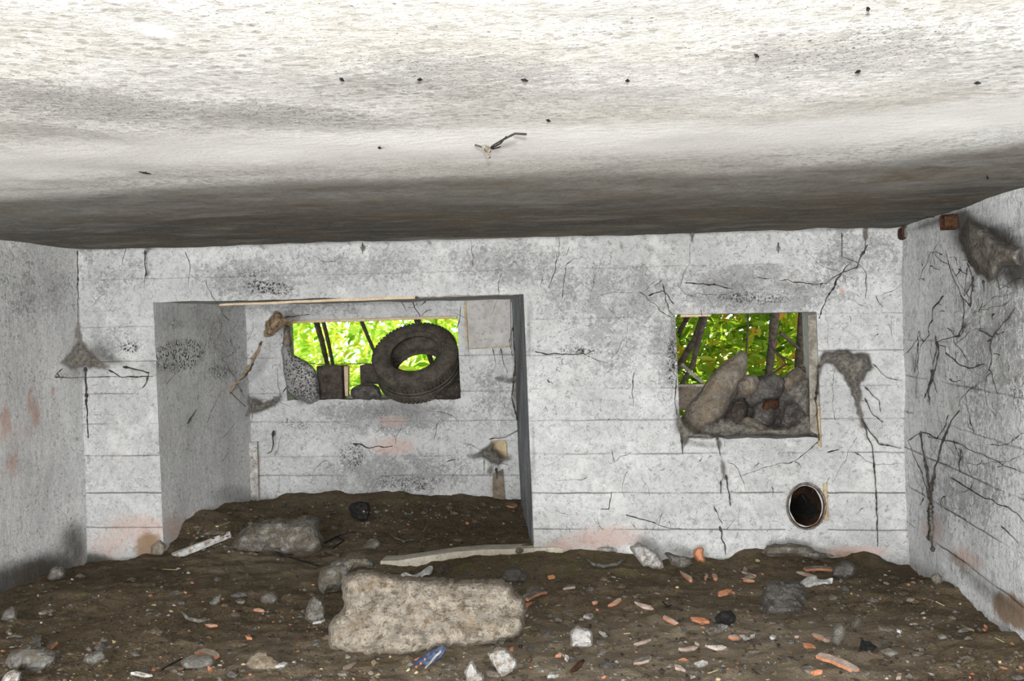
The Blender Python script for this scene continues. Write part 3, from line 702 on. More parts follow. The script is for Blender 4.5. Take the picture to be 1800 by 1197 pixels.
cobweb('dark winged cobweb over the yellow wood patch at the niche right end', 'N',
       [[(800, 798), (825, 800), (845, 790), (860, 775), (868, 772), (868, 788), (888, 800), (905, 806), (912, 808), (890, 812), (874, 822), (862, 820), (852, 808), (825, 808)], [(856, 812), (866, 816), (866, 840), (862, 868), (857, 868), (858, 840)]],
       [([(851, 808), (851, 835)], 1.4), ([(872, 822), (874, 842)], 3.0), ([(860, 772), (890, 768), (912, 755)], 1.2), ([(785, 812), (800, 808)], 1)], off=.12, bulge=.1)
cobweb('hammock shaped cobweb beside the grey panel against the niche jamb', 'N',
       [[(850, 650), (868, 660), (890, 663), (908, 655), (916, 640), (918, 660), (905, 678), (890, 676), (870, 668), (852, 656)], [(900, 676), (906, 680), (908, 710), (914, 735), (905, 730), (900, 705)]],
       [([(908, 530), (904, 580), (906, 640), (900, 700), (910, 740)], 3.5), ([(880, 612), (886, 640), (892, 655)], 1.3), ([(866, 612), (872, 640), (866, 655)], 1), ([(905, 560), (895, 600), (905, 640)], 1)], off=.14, bulge=.08)
cobweb('broad grey cobweb right of the right opening with a long tail sweeping to the ground', 'F',
       [[(1440, 622), (1452, 614), (1475, 611), (1505, 618), (1530, 624), (1537, 634), (1536, 650), (1525, 662), (1512, 680), (1520, 705), (1512, 712), (1500, 690), (1482, 668), (1465, 645), (1450, 640), (1443, 655), (1438, 690), (1436, 660)], [(1490, 665), (1512, 685), (1516, 720), (1524, 755), (1530, 775), (1524, 775), (1512, 745), (1502, 715), (1494, 690)]],
       [([(1500, 690), (1516, 740), (1534, 790), (1540, 860), (1543, 960)], 2.4), ([(1520, 700), (1535, 730), (1552, 742)], 1.6), ([(1516, 740), (1545, 780), (1585, 788)], 1.8), ([(1520, 680), (1545, 705), (1548, 725)], 1.5), ([(1535, 640), (1560, 665), (1580, 668)], 1), ([(1440, 640), (1434, 700), (1440, 775)], 3.0)], off=.05, bulge=.08)
cobweb('large grey matted cobweb high on the right wall beneath the ceiling', 'R',
       [[(1700, 372), (1725, 392), (1760, 420), (1800, 432), (1800, 472), (1765, 472), (1752, 488), (1740, 500), (1728, 492), (1712, 482), (1700, 462), (1690, 440), (1684, 415)]],
       [([(1728, 492), (1730, 512)], 2.5), ([(1752, 488), (1758, 508), (1785, 490)], 1.5), ([(1700, 462), (1712, 492), (1695, 520)], 1.4), ([(1710, 485), (1706, 540), (1690, 520), (1672, 480), (1662, 440)], 1.8), ([(1700, 470), (1695, 520)], 1.2)], off=.06, bulge=.08)
cobweb('spear shaped cobweb dangling below the sill of the right opening', 'F',
       [[(1262, 790), (1268, 796), (1276, 818), (1278, 845), (1270, 850), (1266, 868), (1267, 830)], [(1252, 765), (1262, 768), (1271, 775), (1270, 790), (1262, 792)]],
       [([(1276, 835), (1280, 860), (1284, 890)], 2.6), ([(1267, 845), (1267, 868)], 2.0), ([(1260, 765), (1266, 800)], 3.0)], off=.04, bulge=.04, rim=8)
cobweb('sooty cobweb gathered in the lower left corner of the right opening', 'F',
       [[(1188, 722), (1196, 725), (1203, 742), (1222, 758), (1250, 762), (1268, 775), (1240, 774), (1212, 772), (1200, 795), (1196, 775), (1188, 750)]],
       [([(1198, 770), (1200, 798)], 3.2), ([(1190, 730), (1186, 700), (1190, 660)], 1.6)], off=.04, bulge=.05, rim=12)
cobweb('tall forked cobweb rising from the right corner up the right wall', 'R',
       [[(1631, 880), (1640, 885), (1645, 930), (1637, 968), (1630, 940), (1628, 905)]],
       [([(1634, 950), (1636, 890), (1630, 830), (1622, 790), (1618, 758)], 5), ([(1634, 900), (1640, 840), (1655, 780), (1672, 740), (1686, 722)], 3.4), ([(1634, 880), (1620, 830), (1606, 800), (1596, 775)], 1.6), ([(1640, 970), (1632, 900)], 4)], off=.05, bulge=.05, rim=10)
cobweb('thin dark cobweb drop below the dark ceiling edge above the pillar', 'F', [[(249, 432), (258, 430), (270, 432), (266, 442), (256, 446)]], [([(255, 440), (255, 465), (257, 485)], 2.4), ([(256, 480), (253, 505)], 1)], off=.03, bulge=.03, rim=6)
for x, y, l_, lab in [(637, 436, 10, 'small black web knot below the ceiling line above the tyre opening'), (1217, 412, 12, 'small brown web plug on the ceiling line left of the right opening'), (1368, 436, 10, 'small dark web blob above the middle of the right opening'),
                      (1521, 412, 22, 'pointed brown web drop at the ceiling line toward the right corner'), (1480, 430, 20, 'thin red-brown web sliver hanging between two darker drops above the right opening')]:
    w_ = 2.5 if 'sliver' in lab else 6
    cobweb(lab, 'F', [[(x - w_, y - l_ * .6), (x + w_, y - l_ * .6), (x + w_ * .8, y + l_ * .3), (x, y + l_), (x - w_ * .8, y + l_ * .4)]], [([(x, y - l_), (x, y + l_)], 1.4)], off=.012, bulge=.03, rim=5, dens=1.3)

# fine threads nobody could count
def thread_net(name, label, pl, boxes, seed, extra=()):
    rn = random.Random(seed); mb = MB(); lst = list(extra)
    for (x0, y0, x1, y1, n, ln, r) in boxes:
        r *= .8
        for _ in range(int(n * (.4 if ln > 15 else 1.3))):
            x, y = rn.uniform(x0, x1), rn.uniform(y0, y1); a = rn.uniform(0, 2 * math.pi); pts = [(x, y)]; cv = rn.uniform(-.35, .35)
            for k in range(rn.randint(3, 7)):
                a += cv * .5 + rn.uniform(-.45, .45); x += math.cos(a) * ln * .25; y += math.sin(a) * ln * .32; pts.append((x, y))
            lst.append((pts, r * rn.uniform(.45, 1.2)))
    strands(mb, lst, pl, .006, 2.0, 3)
    return tag(mb.build(name, M_thread), label, 'cobweb', kind='stuff')
thread_net('cobweb_threads', 'fine dark cobweb threads and knots clinging all over the whitewashed right wall', 'R',
  [(1610, 430, 1790, 640, 26, 60, 1.1), (1610, 560, 1740, 820, 26, 60, 1.1), (1700, 560, 1800, 900, 14, 40, .9), (1620, 440, 1790, 900, 40, 12, 1.5)], 5,
  [([(1608, 655), (1616, 580), (1610, 700)], 1.2), ([(1690, 520), (1696, 545), (1686, 590), (1648, 600), (1640, 640)], 2.0), ([(1658, 520), (1640, 545), (1632, 590), (1618, 610)], 2), ([(1645, 590), (1650, 620), (1640, 660), (1625, 700)], 2.2), ([(1662, 620), (1680, 635), (1700, 648), (1730, 640)], 2), ([(1742, 600), (1740, 650), (1752, 690)], 2.0), ([(1720, 580), (1745, 592), (1770, 560), (1785, 540)], 1.8), ([(1736, 600), (1748, 590)], 2.4), ([(1640, 650), (1632, 690), (1634, 712)], 2.4), ([(1596, 775), (1620, 760), (1680, 780), (1800, 832)], 1.3), ([(1672, 840), (1720, 870), (1786, 900), (1800, 918)], 2.0), ([(1760, 925), (1790, 955)], 1.6), ([(1690, 790), (1684, 815), (1688, 830)], 2.2)])
thread_net('cobweb_threads', 'fine dark cobweb threads and knots scattered on the far wall around the square opening', 'F',
  [(950, 480, 1560, 545, 36, 60, 1.0), (960, 560, 1180, 690, 10, 40, .8), (950, 800, 1300, 950, 26, 40, .8), (1450, 560, 1570, 800, 14, 50, .9), (160, 450, 270, 700, 8, 30, .7), (300, 430, 900, 505, 20, 50, .8), (950, 430, 1560, 930, 60, 9, 1.1)], 9,
  [([(1140, 520), (1165, 510), (1185, 535)], 1.8), ([(1205, 497), (1250, 500), (1290, 508)], 2.2), ([(1330, 487), (1400, 495), (1450, 500), (1480, 478), (1500, 455)], 1.8), ([(1525, 430), (1505, 470), (1480, 480), (1452, 525), (1440, 560)], 2.0), ([(1540, 520), (1552, 540)], 1.4), ([(1100, 905), (1150, 920), (1175, 930), (1200, 930)], 1.9), ([(1075, 865), (1070, 895), (1045, 895)], 1.5), ([(1265, 925), (1272, 950), (1276, 975)], 3.0), ([(1255, 890), (1270, 920)], 1), ([(1165, 500), (1175, 545), (1190, 560)], 1.5), ([(940, 618), (960, 622), (1030, 622), (1045, 615)], 1.6), ([(1075, 790), (1078, 812), (1110, 795)], 1), ([(1115, 655), (1112, 715)], 1.2), ([(1440, 775), (1400, 810), (1350, 820), (1290, 840)], .9), ([(1365, 690), (1366, 700)], 1), ([(1455, 795), (1475, 790)], 2)])
thread_net('cobweb_threads', 'fine dark cobweb threads clinging to the recessed niche wall', 'N',
  [(700, 520, 900, 545, 24, 30, 1.1), (430, 560, 500, 700, 12, 40, .8), (570, 720, 880, 860, 30, 26, .9), (440, 700, 560, 860, 12, 40, .7), (840, 620, 900, 860, 14, 30, .9), (820, 525, 860, 560, 6, 30, 1)], 21,
  [([(720, 520), (735, 550), (742, 570)], 1.8), ([(705, 520), (712, 545)], 1.2), ([(620, 780), (650, 786), (690, 784)], 2.2), ([(830, 540), (824, 580), (822, 625)], 1.4)])
thread_net('cobweb_threads', 'fine dark cobweb threads on the side wall of the niche', 'NL', [(290, 560, 420, 850, 26, 30, .8)], 33,
  [([(330, 745), (345, 720)], 2), ([(400, 640), (430, 700)], 1)])

# ------------------------------------------------------------ niche fittings
def quad_bar(pts_px, pl, depth, off=0.0, jit=.001):
    "solid bar: four photo corners on a plane, given depth into the room"
    A = [PP(x, y, pl, off) for x, y in pts_px]; B = [PP(x, y, pl, off + depth) for x, y in pts_px]
    return A + B, [[0, 1, 2, 3], [7, 6, 5, 4], [0, 4, 5, 1], [1, 5, 6, 2], [2, 6, 7, 3], [3, 7, 4, 0]]
def bar(name, pts, pl, depth, m_, label, cat, off=0.0, parent=None, bv=.004):
    mb = MB()
    # subdivide along the long side so it can warp a little
    V, Fc = quad_bar(pts, pl, depth, off); mb.add(V, Fc); o = mb.build(name, m_, parent)
    bm = bmesh.new(); bm.from_mesh(o.data); bmesh.ops.recalc_face_normals(bm, faces=bm.faces)
    le = [e for e in bm.edges if e.calc_length() > .25]
    if le: bmesh.ops.subdivide_edges(bm, edges=le, cuts=14, use_grid_fill=True)
    for v in bm.verts: v.co.z += .004 * noise.noise(v.co * 5); v.co.y += .003 * noise.noise(v.co * 7)
    bm.to_mesh(o.data); bm.free(); bevel(o, bv)
    if parent is None: recenter(o)
    if label: tag(o, label, cat)
    return o
bar('plank', [(385, 534), (730, 519), (730, 525), (385, 538)], 'F', .09, M_timber, 'long narrow pale timber plank lodged under the lintel of the niche', 'plank', off=-.10)
bar('plank', [(735, 520), (905, 514), (905, 519), (735, 524)], 'F', .05, M_oldwood, 'short grey weathered plank continuing under the niche lintel toward the jamb', 'plank', off=-.08)
bar('window_lintel_strip', [(500, 564), (803, 555), (803, 560), (500, 569)], 'N', .03, M_timber, 'thin pale wooden strip along the top of the tyre opening', 'wood strip', off=0)
# grey square panel with thin wooden edge
pe = empty('wall_panel', PP(858, 612, 'N', .0)); inv = pe.matrix_world.inverted(); tag(pe, 'square grey board panel fixed at the upper right of the niche wall', 'panel')
o = bar('board', [(819, 528), (897, 524), (898, 608), (824, 613)], 'N', .03, M_panel, None, None, off=.02, parent=pe); o.matrix_parent_inverse = inv
o = bar('edge_strip', [(815, 531), (819, 530), (823, 612), (820, 612)], 'N', .045, M_brownwood, None, None, off=.0, parent=pe, bv=.002); o.matrix_parent_inverse = inv
o = bar('bottom_strip', [(823, 611), (899, 607), (899, 610), (823, 614)], 'N', .045, M_brownwood, None, None, off=.0, parent=pe, bv=.002); o.matrix_parent_inverse = inv
bar('wood_patch', [(862, 775), (890, 774), (892, 806), (864, 808)], 'N', .02, M_brownwood, 'small yellowish wood board set in the niche wall behind a winged cobweb', 'board', off=.004)
bar('wood_post', [(866, 832), (884, 825), (888, 878), (866, 878)], 'N', .03, M_slab, 'short stained post stub at the niche wall foot under the winged cobweb', 'post', off=.004)
bar('concrete_strip', [(431, 778), (452, 776), (455, 884), (434, 886)], 'N', .06, M_plaster, 'narrow pale plaster pilaster in the rear left corner of the niche', 'pilaster', off=.0)

# rubbed, honeycombed broken edge left of the tyre opening
s_ = concrete('broken_concrete', light_c=(.44, .43, .41), mid_c=(.22, .21, .2))
brk = inflate('broken_concrete', [(494, 612), (503, 603), (512, 608), (516, 624), (530, 630), (546, 640), (556, 652), (561, 680), (562, 703), (545, 712), (528, 704), (505, 690), (497, 650)], DN - .02, .22, s_, h=4, rim=22, rough=.030, rs=14, facet=.4)
set_masks(brk, [('pits', 530, 660, 60, 70, 0, .8), ('soot_shade', 530, 690, 30, 30, 0, .4)])
tag(brk, 'honeycombed lump of broken concrete at the left edge of the tyre opening', 'rubble')
o = inflate('concrete_chip', [(497, 572), (510, 572), (511, 590), (514, 606), (506, 616), (496, 612)], DN + .03, .12, M_slab, h=3, rough=.012, rs=16)
tag(o, 'pinkish chipped concrete edge at the upper left of the tyre opening', 'rubble')

# ------------------------------------------------------------ tyre
def tyre():
    R, Wd, rb = .333, .215, .185
    prof = [(-.5, rb), (-.56, rb + .02), (-.60, rb + .05), (-.60, rb + .085), (-.555, R - .035), (-.50, R - .012), (-.44, R - .003), (-.32, R)]
    prof += [(-.10, R + .003), (-.10, R - .005), (-.07, R - .005), (-.07, R + .003), (.07, R + .003), (.07, R - .005), (.10, R - .005), (.10, R + .003)]
    prof += [(-x, r) for x, r in prof[:8][::-1]]
    outer = len(prof)
    inner = [(.42, rb + .004), (.46, rb + .04), (.46, rb + .08), (.36, R - .035), (0, R - .022), (-.36, R - .035), (-.46, rb + .08), (-.46, rb + .04), (-.42, rb + .004)]
    def rev(pr, sg=96, closed=True, saw=None):
        V = []; Fc = []; n = len(pr)
        for k in range(sg):
            a = 2 * math.pi * k / sg
            for i, (w, r) in enumerate(pr):
                rr = r
                V.append(Vector((w * Wd, rr * math.cos(a), rr * math.sin(a))))
        for k in range(sg):
            k2 = (k + 1) % sg
            for i in range(n if closed else n - 1):
                i2 = (i + 1) % n; Fc.append([k * n + i, k * n + i2, k2 * n + i2, k2 * n + i])
        return V, Fc
    return rev(prof + inner), R, Wd
(tv, tf), R, Wd = tyre()
# axis toward viewer, tipped up and a little left
ax = Vector((-.02, -.72, .70)).normalized()
# local +X is the axle
q = Vector((1, 0, 0)).rotation_difference(ax)
tc = PD(733, 637, DN + .12)
te = empty('tyre', tc); tag(te, 'old dusty car tyre leaning back in the left opening', 'tyre')
def tx(V, sx=1.0): return [q @ Vector(v) for v in V]
bodyv = []
for v in tv:
    w = Vector(v); bodyv.append(q @ w + Vector((0, 0, 0)))
tb = mesh_obj('casing', bodyv, tf, M_rubber, te, True)
bm = bmesh.new(); bm.from_mesh(tb.data); bmesh.ops.recalc_face_normals(bm, faces=bm.faces); bm.to_mesh(tb.data); bm.free()
mb = MB()
for k in range(64):  # tread lugs
    a = 2 * math.pi * k / 64
    for sgn in (-1, 1):
        c_l = Vector((sgn * .30 * Wd, (R + .002) * math.cos(a), (R + .002) * math.sin(a)))
        Rm = Matrix.Rotation(a, 3, 'X') @ Matrix.Rotation(.35 * sgn, 3, 'Y')
        Rm = Matrix.Rotation(a, 3, 'X')
        mb.box(q @ c_l, .34 * Wd, .006, .024, rot=q.to_matrix() @ Rm)
mb.build('tread', M_rubber, te)
mb = MB()
for k in range(1):
    for w in (-.585, .585):
        for rr in (.215, .275):
            P = [q @ Vector((w * Wd * (1.02 if rr < .25 else .99), rr * math.cos(t), rr * math.sin(t))) for t in np.linspace(0, 2 * math.pi, 73)]
            mb.tube(P, .004, 4)
mb.build('bead', M_rubber, te, True)

# blocks and stake in the left opening
def blk(name, poly, D, th, m_, label, cat, **k):
    o = inflate(name, poly, D, th, m_, **k); return tag(o, label, cat)
def cuboid(name, x0, y0, x1, y1, D, dep, m_, label, cat, jit=.004, bv=.008, rot=0):
    a, b = PD(x0, y1, D), PD(x1, y0, D); c = (a + b) / 2; c.y += dep / 2
    mb = MB(); mb.box((0, 0, 0), abs(b.x - a.x), dep, abs(b.z - a.z), jit=jit, rot=Matrix.Rotation(rot, 3, 'Y')); o = mb.build(name, m_); o.location = c
    for v in o.data.vertices: pass
    bevel(o, bv); recenter(o); return tag(o, label, cat)
cuboid('concrete_block', 558, 643, 600, 701, DN + .03, .2, M_block, 'dark square block standing on the sill left of the wooden stake', 'block')
cuboid('wooden_stake', 599, 643, 611, 697, DN + .1, .04, M_timber, 'pale sawn wooden stake upright between two dark blocks on the left sill', 'stake', bv=.003, rot=.05)
cuboid('concrete_block', 633, 641, 666, 676, DN + .16, .16, M_block, 'dark block seen just behind the left side of the tyre', 'block')
blk('stone', [(614, 690), (620, 680), (636, 674), (655, 673), (668, 680), (672, 700), (650, 704), (622, 703)], DN + .02, .2, M_grime, 'rounded brown stone on the sill between the stake and the tyre', 'stone', h=5, rough=.02, rs=10, facet=.3)
blk('stone', [(760, 695), (775, 682), (795, 672), (808, 664), (812, 685), (812, 702), (785, 704), (762, 704)], DN + .02, .18, M_block, 'dark stone wedged on the sill at the lower right of the tyre', 'stone', h=5, rough=.02, rs=10, facet=.3)
cuboid('ledge_block', 676, 662, 806, 702, DN + .34, .12, M_block, 'low dark ledge stone behind the tyre at the outer edge of the sill', 'stone', jit=.006)
mb = MB(); P = [PD(x, y, DN + .02) for x, y in [(545, 638), (560, 641), (600, 640), (640, 639), (700, 640)]]; mb.tube(P, .0035, 5)
mb.tube([PD(600, 637, DN + .02), PD(604, 643, DN + .02), PD(602, 651, DN + .02)], .0025, 4)
tag(recenter(mb.build('wire', M_wire)), 'thin dark wire stretched across the tops of the blocks in the left opening', 'wire')
# outer sills (structure)
def slabbox(name, x0, x1, y0, y1, z0, z1, m_):
    mb = MB(); mb.box(((x0 + x1) / 2, (y0 + y1) / 2, (z0 + z1) / 2), x1 - x0, y1 - y0, z1 - z0); o = mb.build(name, m_); struct(o); set_masks(o, []); return o
pa_, pb_ = PUV(W1[0], W1[3], DN), PUV(W1[1], W1[3], DN)
zs1 = min(pa_.z, pb_.z)
slabbox('trim_1', pa_.x - .3, pb_.x + .3, DN + TH1 - .02, DN + .55, zs1 - .35, zs1 + .005, M_nwall)
pa2, pb2 = PUV(W2[0], W2[3], DF), PUV(W2[1], W2[3], DF); zs2 = min(pa2.z, pb2.z)
slabbox('trim_2', pa2.x - .5, pb2.x + .5, DF + TH2 - .02, DF + 1.3, zs2 - .2, zs2 + .0, M_wall)

# ------------------------------------------------------------ right opening: rubble heap
Y2 = DF + .30
blk('stone_slab', [(1190, 760), (1196, 735), (1215, 706), (1232, 690), (1238, 676), (1258, 652), (1268, 642), (1290, 628), (1305, 614), (1315, 622), (1316, 640), (1310, 668), (1296, 690), (1284, 715), (1268, 745), (1250, 766), (1225, 772)], Y2 + .05, .20, M_slab, 'big dust coated stone slab leaning up to a point in the right opening', 'stone slab', h=5, rim=26, rough=.022, rs=9, facet=.35, tilt=.12)
blk('rubble_stone', [(1300, 690), (1308, 664), (1330, 662), (1362, 655), (1385, 668), (1378, 690), (1366, 715), (1352, 728), (1330, 726), (1308, 712)], Y2 + .14, .26, M_grime, 'grey brown rounded rubble stone at the centre of the heap in the right opening', 'stone', h=5, rough=.03, rs=11, facet=.5)
blk('rubble_stone', [(1372, 668), (1388, 652), (1410, 640), (1424, 640), (1426, 700), (1412, 712), (1392, 700), (1376, 690)], Y2 + .17, .26, M_slab, 'lighter rubble stone filling the right side of the heap against the reveal', 'stone', h=5, rough=.03, rs=10, facet=.5)
blk('rubble_stone', [(1316, 742), (1326, 712), (1345, 700), (1362, 704), (1372, 722), (1362, 744), (1345, 752), (1328, 750)], Y2 - .03, .2, M_grime, 'low dark rubble stone in front of the heap on the right sill', 'stone', h=4, rough=.03, rs=13, facet=.6)
blk('rubble_stone', [(1370, 745), (1378, 716), (1398, 700), (1424, 706), (1430, 750), (1405, 760), (1385, 756)], Y2 - .06, .2, M_grime, 'dark rubble stone in the lower right corner of the right opening', 'stone', h=4, rough=.03, rs=12, facet=.5)
blk('rubble_stone', [(1268, 758), (1276, 728), (1292, 704), (1306, 700), (1316, 716), (1314, 742), (1300, 756), (1282, 764)], Y2 - .04, .16, M_block, 'dark flat rubble piece between the leaning slab and the heap', 'stone', h=4, rough=.03, rs=12, facet=.5)
blk('rubble_stone', [(1298, 696), (1296, 672), (1310, 660), (1328, 658), (1336, 672), (1330, 690), (1312, 700)], Y2 + .02, .13, M_slab, 'small pale rubble stone tucked behind the leaning slab tip', 'stone', h=4, rough=.02, rs=14, facet=.5)
# web draped over heap
def draped(label, pts, D, m_=M_web, bulge=.06):
    PL['tmp'] = ((0, D, 0), Vector((0, 1, 0)))
    return cobweb(label, 'tmp', [pts], [], off=0, bulge=bulge, rim=16, mat_=m_, dens=.85)
draped('dusty web draped over the heap foot in the right opening', [(1210, 770), (1235, 745), (1270, 730), (1310, 742), (1350, 752), (1390, 748), (1420, 720), (1436, 740), (1438, 768), (1400, 770), (1330, 768), (1260, 772)], DF + .12)
draped('dusty web curtain hung in the right side of the heap below the post', [(1380, 690), (1400, 668), (1424, 660), (1430, 700), (1436, 750), (1420, 740), (1400, 722)], DF + .2)
tw = MB(); P = [PD(x, y, DF + .3) for x, y in [(1350, 600), (1362, 617), (1378, 632), (1381, 640), (1368, 650), (1350, 661)]]; tw.tube(P, [.006, .007, .008, .008, .006, .004], 6)
tw.tube([PD(x, y, DF + .3) for x, y in [(1366, 622), (1385, 632), (1405, 645), (1416, 655)]], .004, 5)
tag(recenter(tw.build('twig', M_bark)), 'forked bare twig sticking out above the heap in the right opening', 'twig')
tw = MB(); tw.tube([PD(x, y, DF + .5) for x, y in [(1198, 640), (1215, 656), (1235, 672)]], [.012, .013, .012], 7)
tag(recenter(tw.build('broken_stick', M_oldwood)), 'pale broken stick slanting in the left side of the right opening', 'stick')
cuboid('outer_board', 1190, 677, 1245, 722, DF + .46, .05, M_slab, 'pale board closing the lower left back of the right opening', 'board', bv=.004)
cuboid('board_rail', 1190, 675, 1240, 680, DF + .43, .05, M_oldwood, 'thin grey rail on top of the pale board in the right opening', 'rail', jit=.001, bv=.002)
bar('wooden_post', [(1420, 553), (1438, 552), (1441, 766), (1424, 757)], 'F', .05, M_oldwood, 'grey weathered timber post lining the right edge of the right opening', 'post', off=-.07)
bar('wood_batten', [(1434, 712), (1441, 714), (1444, 788), (1438, 782)], 'F', .02, M_brownwood, 'short yellowish batten on the wall face below the grey post', 'batten', off=.0)
bar('window_lintel_strip', [(1196, 553), (1250, 552), (1250, 556), (1196, 558)], 'F', .03, M_timber, 'short pale wooden strip at the upper left corner of the right opening', 'wood strip', off=-.04)

# ------------------------------------------------------------ drain pipe
pc = PUV(hole_u, hole_v, DF); mp = DF / F
def ringpts(y, rx, rz, n=40, wob=.0): return [Vector((rx * math.cos(2 * math.pi * k / n) * (1 + wob * noise.noise(Vector((math.cos(2 * math.pi * k / n) * 2, math.sin(2 * math.pi * k / n) * 2, y * 3)))), y, rz * math.sin(2 * math.pi * k / n) * (1 + wob * noise.noise(Vector((k * .3, y, 2)))))) for k in range(n)]
rx, rz = 29.5 * mp, 37 * mp
rings = [ringpts(-.012, rx * 1.10, rz * 1.08, wob=.05), ringpts(-.018, rx * 1.0, rz, wob=.04), ringpts(.02, rx * .95, rz * .95, wob=.03), ringpts(.2, rx * .93, rz * .93, wob=.03), ringpts(.5, rx * .93, rz * .93), ringpts(.9, rx * .9, rz * .9)]
V = []; Fc = []
for r in rings: V += r
for j in range(len(rings) - 1):
    for k in range(40): Fc.append([j * 40 + k, j * 40 + (k + 1) % 40, (j + 1) * 40 + (k + 1) % 40, (j + 1) * 40 + k])
Fc.append([5 * 40 + k for k in range(40)])
pe = empty('drain_pipe', pc); tag(pe, 'round rusty drain pipe mouth low in the far wall below the right opening', 'pipe')
mesh_obj('pipe_bore', V, Fc, M_rust, pe, True)
mb = MB(); mb.tube([Vector((rx * 1.08 * math.cos(t), -.012, rz * 1.06 * math.sin(t))) for t in np.linspace(0, 2 * math.pi, 49)], [.006 + .004 * abs(noise.noise(Vector((i * .4, 0, 0)))) for i in range(49)], 6)
mb.build('mortar_ring', M_greyfrag, pe)
V = []; Fc = []
for j in range(9):
    for i in range(13):
        x = (-1 + i / 6) * rx * .85; y = .03 + j * .08; V.append(Vector((x, y, -rz * .93 * math.sqrt(max(0, 1 - (x / rx) ** 2)) * .8 + .012 + .01 * noise.noise(Vector((x * 30, y * 20, 0))))))
for j in range(8):
    for i in range(12): Fc.append([j * 13 + i, j * 13 + i + 1, (j + 1) * 13 + i + 1, (j + 1) * 13 + i])
so_ = mesh_obj('silt', V, Fc, M_dark, pe, True)
bar('wood_batten', [(1446, 849), (1454, 850), (1457, 915), (1449, 914)], 'F', .012, M_brownwood, 'short yellow-stained batten let into the wall right of the drain pipe', 'batten', off=-.004)

# rusty stubs under the ceiling at the right corner
def stub(px, py, w, h, pl, lab, L=.10):
    e = empty('pipe_stub', PP(px, py, pl, 0)); tag(e, lab, 'pipe stub'); n = PL[pl][1]; mpp = (e.location - CAM).length / F
    mb = MB(); c = -n * (L / 2)
    a = n.orthogonal(); rot = n.to_track_quat('X', 'Z').to_matrix()
    R1 = w * mpp / 2
    V = []; Fc = []; N = 20
    for t, r in ((0, R1), (L, R1), (L, R1 * .8), (L - .06, R1 * .8)):
        for k in range(N):
            w_ = 2 * math.pi * k / N; sq = 1 / max(abs(math.cos(w_)), abs(math.sin(w_))); sq = 1 + (sq - 1) * .6
            V.append(-n * t + rot @ Vector((0, r * sq * math.cos(w_), r * h / w * sq * math.sin(w_) * 1.0)))
    for j in range(3):
        for k in range(N): Fc.append([j * N + k, j * N + (k + 1) % N, (j + 1) * N + (k + 1) % N, (j + 1) * N + k])
    Fc.append([3 * N + k for k in range(N)]); Fc.append([k for k in range(N)][::-1])
    mesh_obj('stub_body', V, Fc, M_rust, e)
    return e
stub(1590, 411, 23, 21, 'F', 'square rusty stub in the far wall at the right corner under the ceiling')
stub(1679, 390, 28, 25, 'R', 'square rusty stub jutting from the right wall under the ceiling', .06)
stub(1643, 375, 9, 13, 'R', 'small dark rusty stub between the two square stubs under the ceiling', .04)
# ------------------------------------------------------------ bits on the ceiling
def ceil_bits():
    mb = MB(); c = lambda x, y, off: PP(x, y, 'C', off)
    for P, r in [([(860, 262), (868, 255), (885, 245), (905, 235)], .0022), ([(862, 262), (880, 252), (890, 240)], .0015), ([(905, 235), (925, 236)], .002), ([(835, 255), (852, 260)], .002), ([(866, 262), (880, 258)], .0015)]:
        mb.tube([c(x, y, .02 + .01 * i) for i, (x, y) in enumerate(P)], r * 1.5, 4)
    V, Fc, *_ = (None, None, None)
    a = mb.build('web_strands', M_thread)
    e = empty('insect_remains', PP(858, 262, 'C', .0)); tag(e, 'dried insect remains in a wisp of web on the ceiling above the tyre', 'insect'); a.parent = e; a.matrix_parent_inverse = e.matrix_world.inverted()
    mb = MB(); mb.tube([c(850, 258, .03), c(857, 263, .04), c(861, 266, .03)], [.006, .009, .004], 6); mb.tube([c(855, 270, .05), c(858, 274, .055), c(861, 277, .05)], [.002, .005, .002], 6)
    b = mb.build('insect_body', M_slab, e); b.matrix_parent_inverse = e.matrix_world.inverted()
ceil_bits()
for x, y, w, an, lab in [(255, 304, 22, 10, 'small wisp of web on the ceiling at the left above the pillar'), (922, 141, 12, 10, 'tiny dark fleck stuck to the bright ceiling near its middle'), (964, 212, 8, 20, 'tiny black speck on the ceiling right of the insect remains'),
                     (1526, 16, 6, 80, 'thin dark sliver hanging at the top of the ceiling'), (1718, 146, 14, 0, 'small dark fly shaped speck on the ceiling at the right'), (1508, 126, 10, -20, 'small brown fleck on the ceiling left of the fly shaped speck'), (1736, 312, 8, 70, 'small upright black sliver on the dark ceiling edge at the right'), (601, 140, 9, 30, 'faint brown fleck on the left half of the bright ceiling'), (738, 140, 8, 0, 'tiny black fleck on the ceiling above the insect remains'), (667, 260, 7, 15, 'tiny black fleck on the ceiling left of the insect remains'), (1103, 142, 7, 0, 'tiny dark fleck on the bright ceiling right of centre'), (1330, 98, 9, 30, 'faint curled fleck on the upper right ceiling')]:
    mb = MB(); c, sn = math.cos(math.radians(an)), math.sin(math.radians(an))
    mb.tube([PP(x - c * w / 2, y - sn * w / 2, 'C', .003), PP(x, y, 'C', .012), PP(x + c * w / 2, y + sn * w / 2, 'C', .004)], [.0012, .0035, .001], 5)
    mb.tube([PP(x - w * .2, y + 2, 'C', .003), PP(x + w * .1, y - 3, 'C', .01)], [.001, .001], 4)
    tag(recenter(mb.build('ceiling_fleck', M_dark)), lab, 'fleck')

